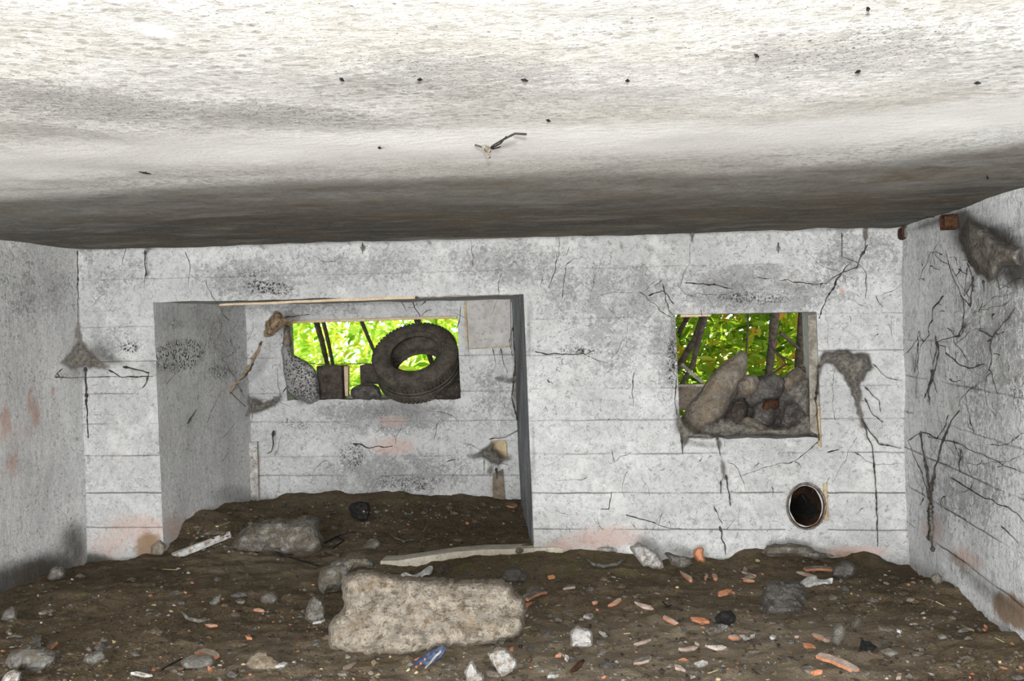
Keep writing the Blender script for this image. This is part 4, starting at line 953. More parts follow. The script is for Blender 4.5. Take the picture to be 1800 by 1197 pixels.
# ------------------------------------------------------------ threshold curb
pts_top = [(668, 986), (700, 985), (745, 978), (800, 970), (850, 966), (900, 965), (950, 963), (975, 962), (990, 964)]
V = []; Fc = []
for i, (x, y) in enumerate(pts_top):
    D = 5.90 + .08 * (x - 668) / 300
    t = PD(x, y, D); hgt = .16
    V += [t, t + Vector((0, .14, .0)), t + Vector((0, .14, -hgt)), t + Vector((0, 0, -hgt))]
for i in range(len(pts_top) - 1):
    for k in range(4): Fc.append([i * 4 + k, i * 4 + (k + 1) % 4, (i + 1) * 4 + (k + 1) % 4, (i + 1) * 4 + k])
Fc.append([0, 1, 2, 3]); Fc.append([len(V) - 1, len(V) - 2, len(V) - 3, len(V) - 4])
o = mesh_obj('trim_3', V, Fc, mat('cream_curb', (.50, .45, .37), (.68, .64, .54), 9, speck=(.3, .24, .15))); bevel(o, .006); struct(o)
bm = bmesh.new(); bm.from_mesh(o.data); bmesh.ops.recalc_face_normals(bm, faces=bm.faces); bm.to_mesh(o.data); bm.free()

# ------------------------------------------------------------ large pieces on the ground
def gdepth(px, py): return PG(px, py).y
def grock(name, poly, m_, label, cat='stone', base=None, th=.3, push=.0, **k):
    yb = max(p[1] for p in poly); xb = sum(p[0] for p in poly) / len(poly)
    D = gdepth(xb, base or yb - 2) + push
    if 'rim' not in k: k['rim'] = 7
    k.setdefault('jit', 3); k['facet'] = max(k.get('facet', 0), .5); k['rough'] = k.get('rough', .02) * 1.25
    return blk(name, poly, D, th, m_, label, cat, **k)
blkO = grock('concrete_block', [(576, 1062), (572, 1040), (590, 1031), (625, 1030), (650, 1034), (700, 1038), (760, 1043), (820, 1044), (862, 1043), (885, 1048), (896, 1060), (912, 1070), (920, 1088), (919, 1105), (913, 1125), (895, 1134), (850, 1140), (800, 1142), (760, 1148), (720, 1154), (670, 1156), (620, 1154), (585, 1148), (568, 1135), (565, 1112), (574, 1095), (590, 1083), (580, 1075)],
      M_loglike, 'large pale beige weathered block with rounded ends lying in the foreground', 'block', base=1150, th=.34, push=.12, h=4.5, rim=13, rough=.030, rs=9, tilt=.9, jit=5, back=.6)
grock('stone', [(405, 950), (415, 935), (438, 925), (470, 918), (500, 922), (520, 914), (548, 916), (552, 938), (565, 952), (563, 970), (540, 976), (500, 974), (480, 968), (450, 974), (415, 975), (402, 965)], M_stone, 'long cluster of pale grey mortar rubble on the left behind the beige block', 'rubble', th=.3, h=6, rim=26, rough=.05, rs=8, facet=.6, tilt=.8)
grock('stone', [(553, 1024), (556, 1008), (575, 996), (598, 986), (630, 986), (650, 992), (655, 1006), (630, 1003), (612, 1006), (606, 1020), (600, 1034), (575, 1040), (570, 1046), (560, 1040)], M_stone, 'curved rough grey stone touching the back left corner of the beige block', 'stone', th=.2, h=5, rim=14, rough=.03, rs=12, facet=.5, tilt=.7)
grock('stone', [(535, 1075), (538, 1058), (548, 1052), (560, 1060), (572, 1078), (568, 1092), (548, 1096), (534, 1090)], M_greyfrag, 'small grey stone left of the beige block', th=.12, h=4, rough=.02, rs=16, facet=.5, tilt=.6)
grock('stone', [(1338, 975), (1350, 962), (1385, 958), (1420, 962), (1440, 972), (1470, 978), (1440, 984), (1400, 978), (1360, 980)], M_stone, 'flat grey stone lying against the far wall below the drain pipe', th=.16, h=5, rough=.02, rs=10, tilt=.8)
grock('stone', [(1105, 968), (1120, 955), (1140, 965), (1160, 978), (1168, 1000), (1150, 1000), (1130, 996), (1118, 982)], M_plaster, 'pale crumbled plaster heap at the foot of the far wall', th=.12, h=4, rough=.03, rs=16, facet=.6, tilt=.5)
grock('stone', [(1168, 972), (1190, 978), (1215, 982), (1218, 992), (1200, 1000), (1180, 994)], M_greyfrag, 'small grey stone at the wall foot right of the crumbled plaster heap', th=.10, h=4, rough=.02, rs=16, facet=.6, tilt=.5)
grock('brick_piece', [(1217, 975), (1225, 962), (1236, 962), (1238, 978), (1238, 990), (1226, 988)], M_terra, 'upright orange brick corner leaning on the far wall', 'brick', th=.07, h=3, rough=.006, rs=12, tilt=.1)
grock('stone', [(1340, 1080), (1345, 1055), (1365, 1042), (1400, 1040), (1428, 1046), (1425, 1064), (1412, 1078), (1380, 1082), (1352, 1082)], M_grime, 'broad half buried grey lump in the right foreground below the drain pipe', th=.12, h=4, rim=12, rough=.035, rs=14, facet=.7, tilt=1.9)
grock('stone', [(1000, 1120), (1010, 1112), (1024, 1113), (1040, 1120), (1042, 1136), (1022, 1142), (1002, 1138)], M_plaster, 'squarish pale lilac grey plaster chunk on the ground right of the beige block', th=.07, h=3.5, rim=3, facet=.3, rough=.004, rs=14, tilt=1.4)
grock('stone', [(850, 1162), (870, 1155), (885, 1158), (904, 1170), (908, 1178), (896, 1186), (880, 1192), (868, 1180), (852, 1168)], M_plaster, 'pale angular plaster slab below the right end of the beige block', th=.05, h=3.5, rim=3, facet=.3, rough=.004, rs=22, tilt=1.6)
grock('stone', [(812, 1192), (814, 1178), (822, 1174), (832, 1186), (848, 1197), (850, 1210), (828, 1212)], M_plaster, 'pale wedge shaped plaster piece at the bottom edge left of the angular slab', th=.05, h=3.5, rim=3, facet=.3, rough=.004, rs=22, tilt=1.2)
grock('stone', [(1462, 1130), (1472, 1112), (1484, 1105), (1492, 1112), (1488, 1124), (1475, 1138)], M_greyfrag, 'narrow pale grey stone beside an orange tile chip in the right foreground', th=.06, h=3, rough=.006, rs=12, tilt=1.2)
grock('stone', [(1494, 1108), (1500, 1096), (1515, 1088), (1518, 1096), (1508, 1108)], M_greyfrag, 'small dull grey stone just above the narrow pale stone in the right foreground', th=.05, h=3, rough=.006, rs=12, tilt=1.2)
grock('stone', [(635, 965), (645, 950), (660, 946), (670, 958), (662, 968)], M_stone, 'small rounded grey stone in the dirt left of the curb', th=.08, h=3, rough=.01, rs=14, tilt=.6)
grock('stone', [(876, 1018), (885, 1004), (905, 1002), (925, 1010), (928, 1024), (905, 1026), (885, 1024)], M_grime, 'dull brown stone between the cream curb and the beige block', th=.1, h=4, rough=.012, rs=14, tilt=1.0)
grock('stone', [(1460, 1015), (1470, 995), (1490, 988), (1508, 998), (1506, 1012), (1486, 1018)], M_grime, 'rounded dusty stone beside the stacked tile fragments at right', th=.12, h=4, rough=.01, rs=12, tilt=.6)
grock('stone', [(1638, 1015), (1650, 1008), (1660, 1015), (1655, 1026), (1642, 1028)], M_stone, 'small pale stone near the foot of the right wall', th=.06, h=3, rough=.01, rs=14, tilt=.5)
grock('stone', [(455, 1053), (462, 1045), (478, 1044), (488, 1054), (480, 1062), (460, 1062)], M_greyfrag, 'grey stone half sunk in the left ground', th=.08, h=3, rough=.01, rs=14, tilt=1)
grock('stone', [(365, 1062), (372, 1050), (382, 1048), (386, 1060), (378, 1066)], M_greyfrag, 'small rounded stone left of the half sunk grey stone', th=.06, h=3, rough=.01, rs=14, tilt=1)
grock('stone', [(78, 1008), (88, 998), (104, 1000), (112, 1012), (96, 1022), (82, 1020)], M_greyfrag, 'grey stone at the foot of the left wall', th=.1, h=4, rough=.01, rs=14, tilt=.8)
grock('stone', [(0, 1080), (12, 1070), (26, 1076), (28, 1086), (12, 1092), (0, 1092)], M_greyfrag, 'grey stone at the left picture edge', th=.1, h=4, rough=.01, rs=14, tilt=.8)
grock('stone', [(262, 960), (280, 950), (292, 962), (288, 976), (265, 978)], M_slab, 'tan plaster lump at the base of the left pillar edge', th=.06, h=3, rough=.01, rs=14, tilt=.2)
grock('stone', [(142, 1160), (152, 1150), (172, 1148), (182, 1158), (175, 1168), (150, 1168)], M_greyfrag, 'grey stone in the lower left foreground', th=.08, h=3, rough=.01, rs=14, tilt=1.2)
grock('stone', [(0, 1155), (25, 1146), (55, 1150), (85, 1158), (90, 1172), (60, 1180), (20, 1176), (0, 1172)], M_greyfrag, 'broad low grey rubble heap in the bottom left corner', 'rubble', th=.14, h=5, rough=.02, rs=12, facet=.5, tilt=1.4)
grock('stone', [(310, 1165), (330, 1158), (365, 1160), (374, 1170), (350, 1178), (318, 1176)], M_greyfrag, 'flat grey stone under a curved tile chip at lower left', th=.06, h=3, rough=.01, rs=12, tilt=1.3)
grock('stone', [(425, 1172), (432, 1158), (448, 1152), (472, 1160), (490, 1172), (478, 1182), (445, 1180)], M_slab, 'brown grey stone fragment at lower left near a white chip', th=.07, h=3, rough=.01, rs=12, tilt=1.2)
grock('stone', [(0, 1190), (12, 1184), (30, 1188), (32, 1200), (0, 1204)], M_plaster, 'pale stone cut off by the bottom left picture edge', th=.07, h=3, rough=.01, rs=12, tilt=1)
grock('charred_lump', [(612, 895), (616, 884), (632, 882), (648, 886), (651, 900), (646, 914), (634, 916), (620, 910)], M_dark, 'black charred lump standing on the dirt inside the niche', 'charred wood', th=.13, h=3, rough=.02, rs=20, facet=.6, tilt=.1)
grock('charred_lump', [(1255, 1092), (1270, 1083), (1290, 1082), (1298, 1090), (1288, 1100), (1268, 1102)], M_dark, 'black burnt patch lump among the tile chips in the right foreground', 'charred wood', th=.05, h=3, rough=.012, rs=18, facet=.4, tilt=1.6)
grock('charred_lump', [(1512, 1142), (1520, 1132), (1535, 1134), (1545, 1142), (1530, 1148)], M_dark, 'small black burnt lump at lower right', 'charred wood', th=.04, h=3, rough=.012, rs=18, facet=.4, tilt=1.6)

# ------------------------------------------------------------ tile and plaster fragments (one object each)
def plate(name, px, py, Lpx, wpx, an, m_top, m_edge, label, cat, bend=0.0, thick=.014, tilt=.25, kink=0.0, seed=0, lift=0.0):
    p = PG(px, py); mpp = (p - CAM).length / F; L = Lpx * mpp * 1.15; Wd_ = max(.015, wpx * mpp * 1.7)
    rn = random.Random(int(px * 31 + py)); n = 12; V = []; Fc = []; MI = []
    if not bend:
        # jagged flat shard
        K = rn.randint(4, 6); top = []
        for q in range(K):
            a_q = 2 * math.pi * (q + rn.uniform(-.28, .28)) / K; ca, sa = math.cos(a_q), math.sin(a_q)
            rr = min(1 / max(abs(ca), 1e-3), 1 / max(abs(sa), 1e-3)) * rn.uniform(.62, 1.0)
            top.append((ca * rr * L / 2, sa * rr * Wd_ / 2))
        sk = rn.uniform(-.3, .3); tw_ = rn.uniform(-.08, .08)
        V = [Vector((x + sk * y, y, tw_ * x)) for x, y in top] + [Vector((x * .96 + sk * y, y * .94, thick * rn.uniform(.8, 1.1) + tw_ * x)) for x, y in top]
        Fc = [list(range(K))[::-1], [K + q for q in range(K)]] + [[q, (q + 1) % K, K + (q + 1) % K, K + q] for q in range(K)]; MI = [1, 0] + [1] * K
    for j in range(n + 1 if bend else 0):
        t = j / n - .5; x = t * L; zc = bend * L * (t * t * 4 - 1) * -.5 + (kink * L * max(0, t) if kink else 0)
        w = Wd_ * .5 * (1 + .18 * noise.noise(Vector((t * 5, px, 1)))) * (1 - .25 * abs(t * 2) ** 4)
        ya = -w * (1 + .12 * noise.noise(Vector((t * 9, py, 2)))); yb = w * (1 + .15 * noise.noise(Vector((t * 9, py, 7))))
        V += [Vector((x, ya, zc)), Vector((x + rn.uniform(-.1, .1) * Wd_, yb, zc)), Vector((x, yb, zc + thick)), Vector((x, ya, zc + thick))]
    for j in range(n if bend else 0):
        for k in range(4):
            Fc.append([j * 4 + k, (j + 1) * 4 + k, (j + 1) * 4 + (k + 1) % 4, j * 4 + (k + 1) % 4]); MI.append(0 if k == 2 else 1)
    if bend: Fc.append([0, 1, 2, 3]); MI.append(1); Fc.append([n * 4 + 3, n * 4 + 2, n * 4 + 1, n * 4]); MI.append(1)
    # image angle -> ground heading: depth is foreshortened
    fs = (p - CAM).z / (p - CAM).length; a = math.atan2(math.sin(math.radians(an)) / max(.15, abs(fs)), math.cos(math.radians(an)))
    L2 = math.hypot(math.cos(math.radians(an)), math.sin(math.radians(an)) / max(.15, abs(fs)))
    sc_ = min(L2, 2.0)
    R = Matrix.Rotation(a + YAW, 3, 'Z') @ Matrix.Rotation(-tilt * .4 * (1 if rn.random() < .5 else -1), 3, 'Y') @ Matrix.Rotation(tilt, 3, 'X')
    V = [R @ Vector((v.x * sc_, v.y, v.z)) for v in V]
    o = mesh_obj(name, V, Fc, [m_top, m_edge], smooth=False, midx=MI)
    bm = bmesh.new(); bm.from_mesh(o.data); bmesh.ops.recalc_face_normals(bm, faces=bm.faces); bm.to_mesh(o.data); bm.free()
    zmin = min(v.z for v in V); o.location = p + Vector((0, 0, -zmin * .55 + lift)); bevel(o, .0012, 1)
    return tag(o, label, cat)
T, TD, G_, PLS = M_terra, M_terradust, M_greyfrag, M_plaster
FR = [
 ('tile_fragment', 940, 1052, 34, 9, 28, G_, T, 'grey and orange curved tile fragment just right of the beige block', .25),
 ('tile_fragment', 924, 1068, 26, 5, 30, T, T, 'thin orange tile strip touching the right end of the beige block', 0),
 ('tile_fragment', 970, 1017, 12, 5, 10, T, T, 'small orange tile chip above the right end of the beige block', 0),
 ('tile_fragment', 1082, 1062, 26, 5, 18, TD, T, 'orange tile chip with a dusty tail in the middle of the right ground', 0),
 ('tile_fragment', 1046, 1062, 10, 4, 8, TD, T, 'tiny pink tile chip left of the dusty tailed chip', 0),
 ('tile_fragment', 1134, 1070, 38, 7, -14, TD, TD, 'long pale flat tile fragment beside a black twig', 0),
 ('tile_fragment', 1207, 1017, 28, 6, -42, TD, T, 'slanting orange tile sliver near the far wall, leftmost of three', 0),
 ('tile_fragment', 1241, 1018, 20, 6, 50, TD, T, 'dusty bent tile chip, middle of the three slanting near the far wall', 0),
 ('tile_fragment', 1257, 1018, 14, 6, 75, TD, T, 'short upright tile chip, rightmost of three near the far wall', 0),
 ('tile_fragment', 1272, 1046, 30, 8, 8, T, T, 'bright orange brick fragment lying alone below the three tile slivers', 0),
 ('tile_fragment', 1318, 1012, 20, 4, -45, G_, TD, 'thin grey tile sliver pointing down right in the middle right ground', 0),
 ('tile_fragment', 1318, 1024, 18, 5, -18, TD, T, 'short orange tile chip below the thin grey sliver', 0),
 ('tile_fragment', 1358, 1039, 26, 5, -8, TD, T, 'dull orange tile chip above the half buried grey lump', 0),
 ('tile_fragment', 1442, 1006, 48, 6, 3, G_, T, 'long orange roof tile fragment, topmost of the little pile at right', .1),
 ('tile_fragment', 1420, 1014, 34, 4, -8, TD, TD, 'thin pinkish tile fragment in the middle of the little pile at right', 0),
 ('tile_fragment', 1230, 1094, 28, 9, -12, T, T, 'red brick fragment in the centre of the right foreground', 0),
 ('tile_fragment', 1178, 1095, 28, 8, -18, TD, T, 'brown tile fragment left of the red brick fragment', 0),
 ('tile_fragment', 1208, 1144, 32, 6, 8, TD, TD, 'pale bent tile piece, long arm, lower right foreground', 0),
 ('tile_fragment', 1224, 1134, 16, 5, 62, TD, TD, 'short upright arm of bent pale tile in the lower right foreground', 0),
 ('tile_fragment', 1263, 1142, 36, 8, 0, PLS, TD, 'whitish rectangular tile fragment beside the bent pale tile', 0),
 ('tile_fragment', 1290, 1124, 20, 8, 0, TD, T, 'pink orange tile chip behind the whitish rectangular fragment', 0),
 ('tile_fragment', 1308, 1124, 16, 5, -22, PLS, PLS, 'white chip forming the left arm of a small pale V', 0),
 ('tile_fragment', 1322, 1121, 18, 4, 24, PLS, PLS, 'white chip forming the right arm of a small pale V', 0),
 ('tile_fragment', 1358, 1124, 8, 6, 20, PLS, PLS, 'tiny white triangular chip right of the pale V', 0),
 ('tile_fragment', 1422, 1140, 16, 8, -22, T, T, 'orange brick crumb left of the narrow pale stone', 0),
 ('tile_fragment', 1440, 1124, 20, 7, -20, TD, T, 'pinkish tile fragment, left of pair by the narrow pale stone', 0),
 ('tile_fragment', 1455, 1127, 18, 6, 25, TD, TD, 'pinkish tile fragment touching the narrow pale stone', 0),
 ('tile_fragment', 1472, 1172, 42, 9, -22, TD, T, 'long orange curved tile fragment at the bottom right', .15),
 ('tile_fragment', 1436, 1186, 18, 5, 2, T, T, 'short orange tile chip left of the long fragment at the bottom right', 0),
 ('tile_fragment', 1234, 1170, 22, 9, 2, PLS, PLS, 'white plaster chip at the bottom centre right', 0),
 ('tile_fragment', 1194, 1178, 20, 6, -22, TD, TD, 'pink and white chip at the bottom, left of the white plaster chip', 0),
 ('tile_fragment', 1128, 1133, 32, 4, 8, TD, TD, 'thin tan tile sliver right of the lilac plaster chunk', 0),
 ('tile_fragment', 1132, 1164, 36, 8, 12, G_, TD, 'flat grey pink tile fragment at the lower middle', 0),
 ('tile_fragment', 982, 1155, 16, 6, 18, TD, T, 'pink orange chip below the lilac plaster chunk', 0),
 ('tile_fragment', 996, 1160, 9, 7, -40, PLS, PLS, 'small white chip touching the pink orange chip', 0),
 ('tile_fragment', 1035, 1087, 22, 10, 15, PLS, PLS, 'pale whitish slate chip above the lilac plaster chunk', 0),
 ('tile_fragment', 1062, 1120, 20, 8, -20, PLS, G_, 'grey green chip right of the lilac plaster chunk', 0),
 ('tile_fragment', 972, 1190, 22, 8, 25, PLS, PLS, 'white plaster chip at the bottom edge in the middle', 0),
 ('tile_fragment', 982, 1091, 14, 12, 60, G_, G_, 'blue grey round chip right of the beige block', 0),
 ('tile_fragment', 898, 893, 26, 6, 0, T, T, 'orange brick chip on the dirt by the niche jamb', 0),
 ('tile_fragment', 821, 921, 6, 4, 0, T, T, 'tiny orange crumb in the middle of the niche floor', 0),
 ('tile_fragment', 373, 1103, 24, 5, -10, TD, T, 'small orange tile sliver on the left ground', 0),
 ('tile_fragment', 438, 1124, 16, 5, -20, T, T, 'small orange chip right of the tile sliver on the left ground', 0),
 ('tile_fragment', 456, 1075, 22, 4, -6, TD, T, 'thin pinkish tile sliver beside the half sunk grey stone', 0),
 ('tile_fragment', 365, 1156, 42, 7, -16, TD, T, 'curved pink orange tile fragment lying on a flat stone at lower left', .2),
 ('tile_fragment', 92, 1138, 26, 12, -30, G_, T, 'orange sided tile fragment at the lower left, dusty on top', 0),
 ('tile_fragment', 68, 1134, 34, 8, -32, G_, G_, 'grey curved tile piece joining the orange sided fragment at lower left', .2),
 ('tile_fragment', 247, 1190, 44, 6, 2, PLS, PLS, 'whitish rectangular strip at the bottom left edge', 0),
 ('tile_fragment', 492, 1173, 18, 7, 18, PLS, PLS, 'small white chip right of the brown grey stone at lower left', 0),
 ('tile_fragment', 561, 1094, 17, 9, 5, PLS, PLS, 'small bright white chip touching the left side of the beige block', 0),
 ('tile_fragment', 614, 1175, 22, 5, 35, TD, TD, 'pale pinkish strip below the left end of the beige block', 0),
 ('tile_fragment', 658, 1168, 14, 5, -65, M_straw, M_straw, 'yellowish chip below the middle of the beige block', 0),
 ('tile_fragment', 900, 1144, 8, 6, 0, T, T, 'tiny orange crumb below the right end of the beige block', 0),
 ('tile_fragment', 1000, 1035, 26, 9, 20, G_, TD, 'dusty tile fragment on the ground right of the orange and grey curved one', 0),
 ('tile_fragment', 1345, 1072, 16, 5, 0, PLS, G_, 'small pale chip left of the half buried grey lump', 0),
 ('tile_fragment', 1400, 1122, 12, 4, 10, PLS, TD, 'tiny pale sliver below the half buried grey lump', 0),
 ('tile_fragment', 1462, 1053, 14, 6, 0, G_, G_, 'tiny grey chip right of the half buried grey lump', 0),
 ('tile_fragment', 1580, 1192, 18, 7, 30, TD, TD, 'dull tile chip at the bottom edge toward the right', 0),
 ('tile_fragment', 1310, 1006, 16, 6, 80, TD, T, 'upright tile chip by the flat stone under the drain pipe', 0)]
for f in FR:
    nm, px, py, L, w, an, mt, me_, lab, bd = f
    nm = 'plaster_chip' if (mt in (PLS,) and me_ in (PLS, G_)) else ('grey_chip' if mt is G_ and me_ is G_ else nm)
    plate(nm, px, py, L, w, an, mt, me_, lab, 'fragment', bend=bd)

# crumpled plastic sheets, broken glass rings
def arcthing(name, pts, r, m_, label, cat, lift=.015):
    mb = MB(); P = [PG(x, y, lift) for x, y in densify(pts, 4, False)]; mb.tube(P, [r * (1 - .6 * abs(i / (len(P) - 1) * 2 - 1) ** 3) for i in range(len(P))], 5)
    return tag(recenter(mb.build(name, m_, None, True)), label, cat)
arcthing('rim_shard', [(1030, 985), (1042, 996), (1062, 1000), (1085, 996), (1102, 983)], .010, M_greyfrag, 'grey curved rim shard, smile shaped, near the far wall', 'shard')
arcthing('rim_shard', [(686, 940), (695, 948), (710, 953), (726, 950)], .006, M_greyfrag, 'faint pale curved rim shard in the niche dirt behind the curb', 'shard', .008)
arcthing('rim_shard', [(318, 1078), (330, 1092), (350, 1097), (368, 1094)], .010, M_greyfrag, 'pale curved rim shard on the left ground', 'shard')
arcthing('plaster_strip', [(1050, 970), (1075, 971), (1100, 970)], .012, M_plaster, 'short white plaster strip lying at the foot of the far wall', 'plaster')
# crumpled sheets
def sheet(name, poly, m_, label, cat, h=4, amp=.03, lift=.02, tilt=.6, th=.01):
    o = inflate(name, poly, PG(sum(p[0] for p in poly) / len(poly), max(p[1] for p in poly)).y, th, m_, h=h, rough=amp, rs=30, facet=.8, tilt=tilt, smooth=False)
    return tag(o, label, cat)
sheet('crumpled_wrapper', [(697, 1018), (706, 1008), (722, 1014), (735, 1010), (750, 998), (758, 1000), (757, 1012), (742, 1014), (728, 1026), (712, 1032), (700, 1026)], M_sheet, 'crumpled cream paper wrapper between the curb and the beige block', 'wrapper')
sheet('crumpled_wrapper', [(1405, 1026), (1420, 1017), (1436, 1016), (1442, 1022), (1468, 1018), (1464, 1028), (1440, 1035), (1415, 1034)], M_sheet, 'crumpled pale plastic sheet under the tile pile at right', 'wrapper')
sheet('crumpled_wrapper', [(1240, 1110), (1262, 1100), (1282, 1102), (1270, 1112), (1250, 1120)], M_greyfrag, 'crumpled grey plastic scrap below the black burnt lump', 'wrapper')
# blue printed packet
e = empty('snack_packet', PG(735, 1175)); tag(e, 'crumpled dark blue printed packet lying below the beige block', 'packet'); inv = e.matrix_world.inverted()
def pk(poly, m_, nm, off=0.0):
    o = inflate(nm, poly, e.location.y - off, .012, m_, h=1.6, rough=.008, rs=25, facet=.6, tilt=1.2, smooth=False, parent=e); o.matrix_parent_inverse = inv; return o
pk([(697, 1190), (710, 1180), (728, 1168), (748, 1158), (770, 1150), (776, 1155), (766, 1168), (745, 1180), (728, 1190), (705, 1194)], M_bluepl, 'packet_body')
pk([(738, 1182), (768, 1153), (771, 1155), (741, 1184)], M_sheet, 'white_stripe', .03)
pk([(704, 1189), (716, 1178), (720, 1180), (709, 1191)], mat('cream_print', (.5, .5, .3), (.7, .7, .5), 60), 'cream_band', .03)
pk([(712, 1191), (720, 1184), (723, 1187), (716, 1193)], mat('red_print', (.35, .03, .02), (.5, .06, .04), 30), 'red_patch', .03)
for x, y in ((746, 1160), (739, 1167), (731, 1173)):
    pk([(x - 3, y), (x, y - 2.5), (x + 3, y), (x, y + 2.5)], M_terra, 'orange_print', .03)
# thin planks / sticks on the ground
def gstick(pts, w, t, m_, label, cat='stick', name='wood_lath', lift=.02):
    mb = MB(); P = [PG(x, y, lift) for x, y in pts]; n = 10
    for i in range(len(P) - 1):
        a, b = P[i], P[i + 1]; d = (b - a); L = d.length; R = d.to_track_quat('X', 'Z').to_matrix(); mb.box((a + b) / 2, L, w, t, rot=R, jit=t * .15)
    o = mb.build(name, m_); bevel(o, .002, 1); return tag(recenter(o), label, cat)
def lath3(p0, p1, w, t, m_, label, name='wood_lath'):
    mb = MB(); d = p1 - p0; R = d.to_track_quat('X', 'Z').to_matrix(); mb.box((p0 + p1) / 2, d.length, w, t, rot=R, jit=t * .2); o = mb.build(name, m_); bevel(o, .002, 1)
    return tag(recenter(o), label, 'lath')
pA = PG(305, 981, .01); pB = PD(404, 938, 6.05); lath3(pA, pB, .035, .035, M_plaster, 'long pale splintered lath leaning from the ground at the pillar foot')
gstick([(382, 942), (404, 934)], .02, .01, M_straw, 'short yellow wood splinter at the upper end of the pale lath', lift=.06)
gstick([(1245, 1186), (1262, 1180)], .01, .004, M_straw, 'short straw at the bottom right of the white plaster chip', 'straw', 'straw', .006)
for x0, y0, x1, y1, lab in [(12, 1124, 28, 1116, 'pale straw at the far lower left'), (1690, 1102, 1712, 1112, 'pale straw near the right wall foot'), (285, 1003, 312, 1004, 'dry straw on the ground below the pale lath'), (744, 936, 752, 924, 'short pale straw standing in the niche dirt'), (920, 1108, 934, 1104, 'short straw at the right end of the beige block'), (1096, 1117, 1108, 1116, 'tiny cream straw in the right foreground'), (1749, 1124, 1765, 1132, 'short pale straw at lower right by the wall'), (1645, 1060, 1660, 1068, 'short straw on dark soil right of the stones')]:
    gstick([(x0, y0), (x1, y1)], .005, .004, M_straw, lab, 'straw', 'straw', .008)
mb = MB()
for pts in ([(1165, 1062), (1175, 1072), (1190, 1073), (1200, 1078)], [(1168, 1072), (1180, 1068)]): mb.tube([PG(x, y, .012) for x, y in pts], .004, 5)
tag(recenter(mb.build('twig', M_dark)), 'thin black twig lying right of the long pale tile fragment', 'twig')
mb = MB()
for pts in ([(480, 978), (510, 985), (560, 1000)], [(570, 960), (600, 945), (625, 940)], [(585, 970), (605, 955), (590, 948)]): mb.tube([PG(x, y, .02) for x, y in pts], .006, 5)
tag(recenter(mb.build('twig', M_dark)), 'scatter of thin dark twigs left of the curb behind the beige block', 'twig')
mb = MB(); mb.tube([PG(x, y, .012) for x, y in [(1003, 1186), (1012, 1180), (1020, 1172), (1026, 1166)]], [.006, .012, .012, .006], 6)
tag(recenter(mb.build('bark_piece', M_rust)), 'brown curled bark piece at the bottom middle', 'bark')
mb = MB(); mb.tube([PG(x, y, .01) for x, y in [(284, 1182), (300, 1172), (320, 1162)]], .004, 5); tag(recenter(mb.build('twig', M_dark)), 'thin dark twig at lower left by the flat stone', 'twig')

# gravel, crumbs: uncountable
mb = MB(); rn = random.Random(11)
mats = [M_greyfrag, M_stone, M_terra, M_block, M_slab, M_straw, M_plaster]
wts = [26, 24, 7, 40, 16, 4, 5]
for i in range(9000):
    if rn.random() < .2: px, py = rn.uniform(330, 930), rn.uniform(875, 975)
    else: px, py = rn.uniform(-60, 1860), 975 + 225 * rn.random() ** .8
    p = PG(px, py) if i % 1 == 0 else None
    if not (XL + .05 < p.x < XR - .05) or p.y > DN - .05: continue
    if p.y > DF - .03 and not (nl0.x + .1 < p.x < -.75): continue
    r = .0025 + .014 * rn.random() ** 4; a = rn.uniform(0, 3.1)
    R = Matrix.Rotation(a, 3, 'Z') @ Matrix.Rotation(rn.uniform(0, 1), 3, 'X')
    V = [R @ Vector((x * r * rn.uniform(.6, 1.6), y * r * rn.uniform(.6, 1.3), z * r * .6)) + p for x, y, z in ((1, 0, 0), (-1, 0, 0), (0, 1, 0), (0, -1, 0), (0, 0, 1), (0, 0, -1))]
    mb.add(V, [[0, 2, 4], [2, 1, 4], [1, 3, 4], [3, 0, 4], [2, 0, 5], [1, 2, 5], [3, 1, 5], [0, 3, 5]], rn.choices(range(7), wts)[0])
tag(mb.build('gravel', mats), 'loose gravel and crumbs strewn over the brown dirt floor', 'gravel', kind='stuff')

mb = MB(); rn = random.Random(23)
for i in range(620):
    px, py = rn.uniform(-40, 1840), 985 + 212 * rn.random() ** .8
    if rn.random() < .18: px, py = rn.uniform(340, 920), rn.uniform(885, 975)
    p = PG(px, py)
    if not (XL + .08 < p.x < XR - .08) or p.y > DN - .1: continue
    if p.y > DF - .05 and not (nl0.x + .1 < p.x < -.8): continue
    r_ = .012 + .028 * rn.random() ** 2.5; bmx = bmesh.new(); bmesh.ops.create_icosphere(bmx, subdivisions=1, radius=1)
    R = Matrix.Rotation(rn.uniform(0, 6), 3, 'Z'); sx, sy, sz = rn.uniform(.7, 1.5), rn.uniform(.6, 1.1), rn.uniform(.3, .6)
    bmx.verts.index_update(); V = [p + R @ Vector((v.co.x * sx, v.co.y * sy, v.co.z * sz)) * r_ * rn.uniform(.75, 1.25) for v in bmx.verts]; Fc = [[v.index for v in f.verts] for f in bmx.faces]; bmx.free()
    mb.add(V, Fc, rn.choices(range(4), [55, 14, 22, 9])[0])
M_clod = mat('dirt_clod', (.07, .05, .03), (.19, .145, .095), 26, speck=(.30, .25, .18), bs=1.0, bd=.01)
tag(mb.build('dirt_clods', [M_clod, M_stone, M_grime, M_slab]), 'brown dirt clods and half buried rubble bits strewn over the floor', 'dirt clods', kind='stuff')

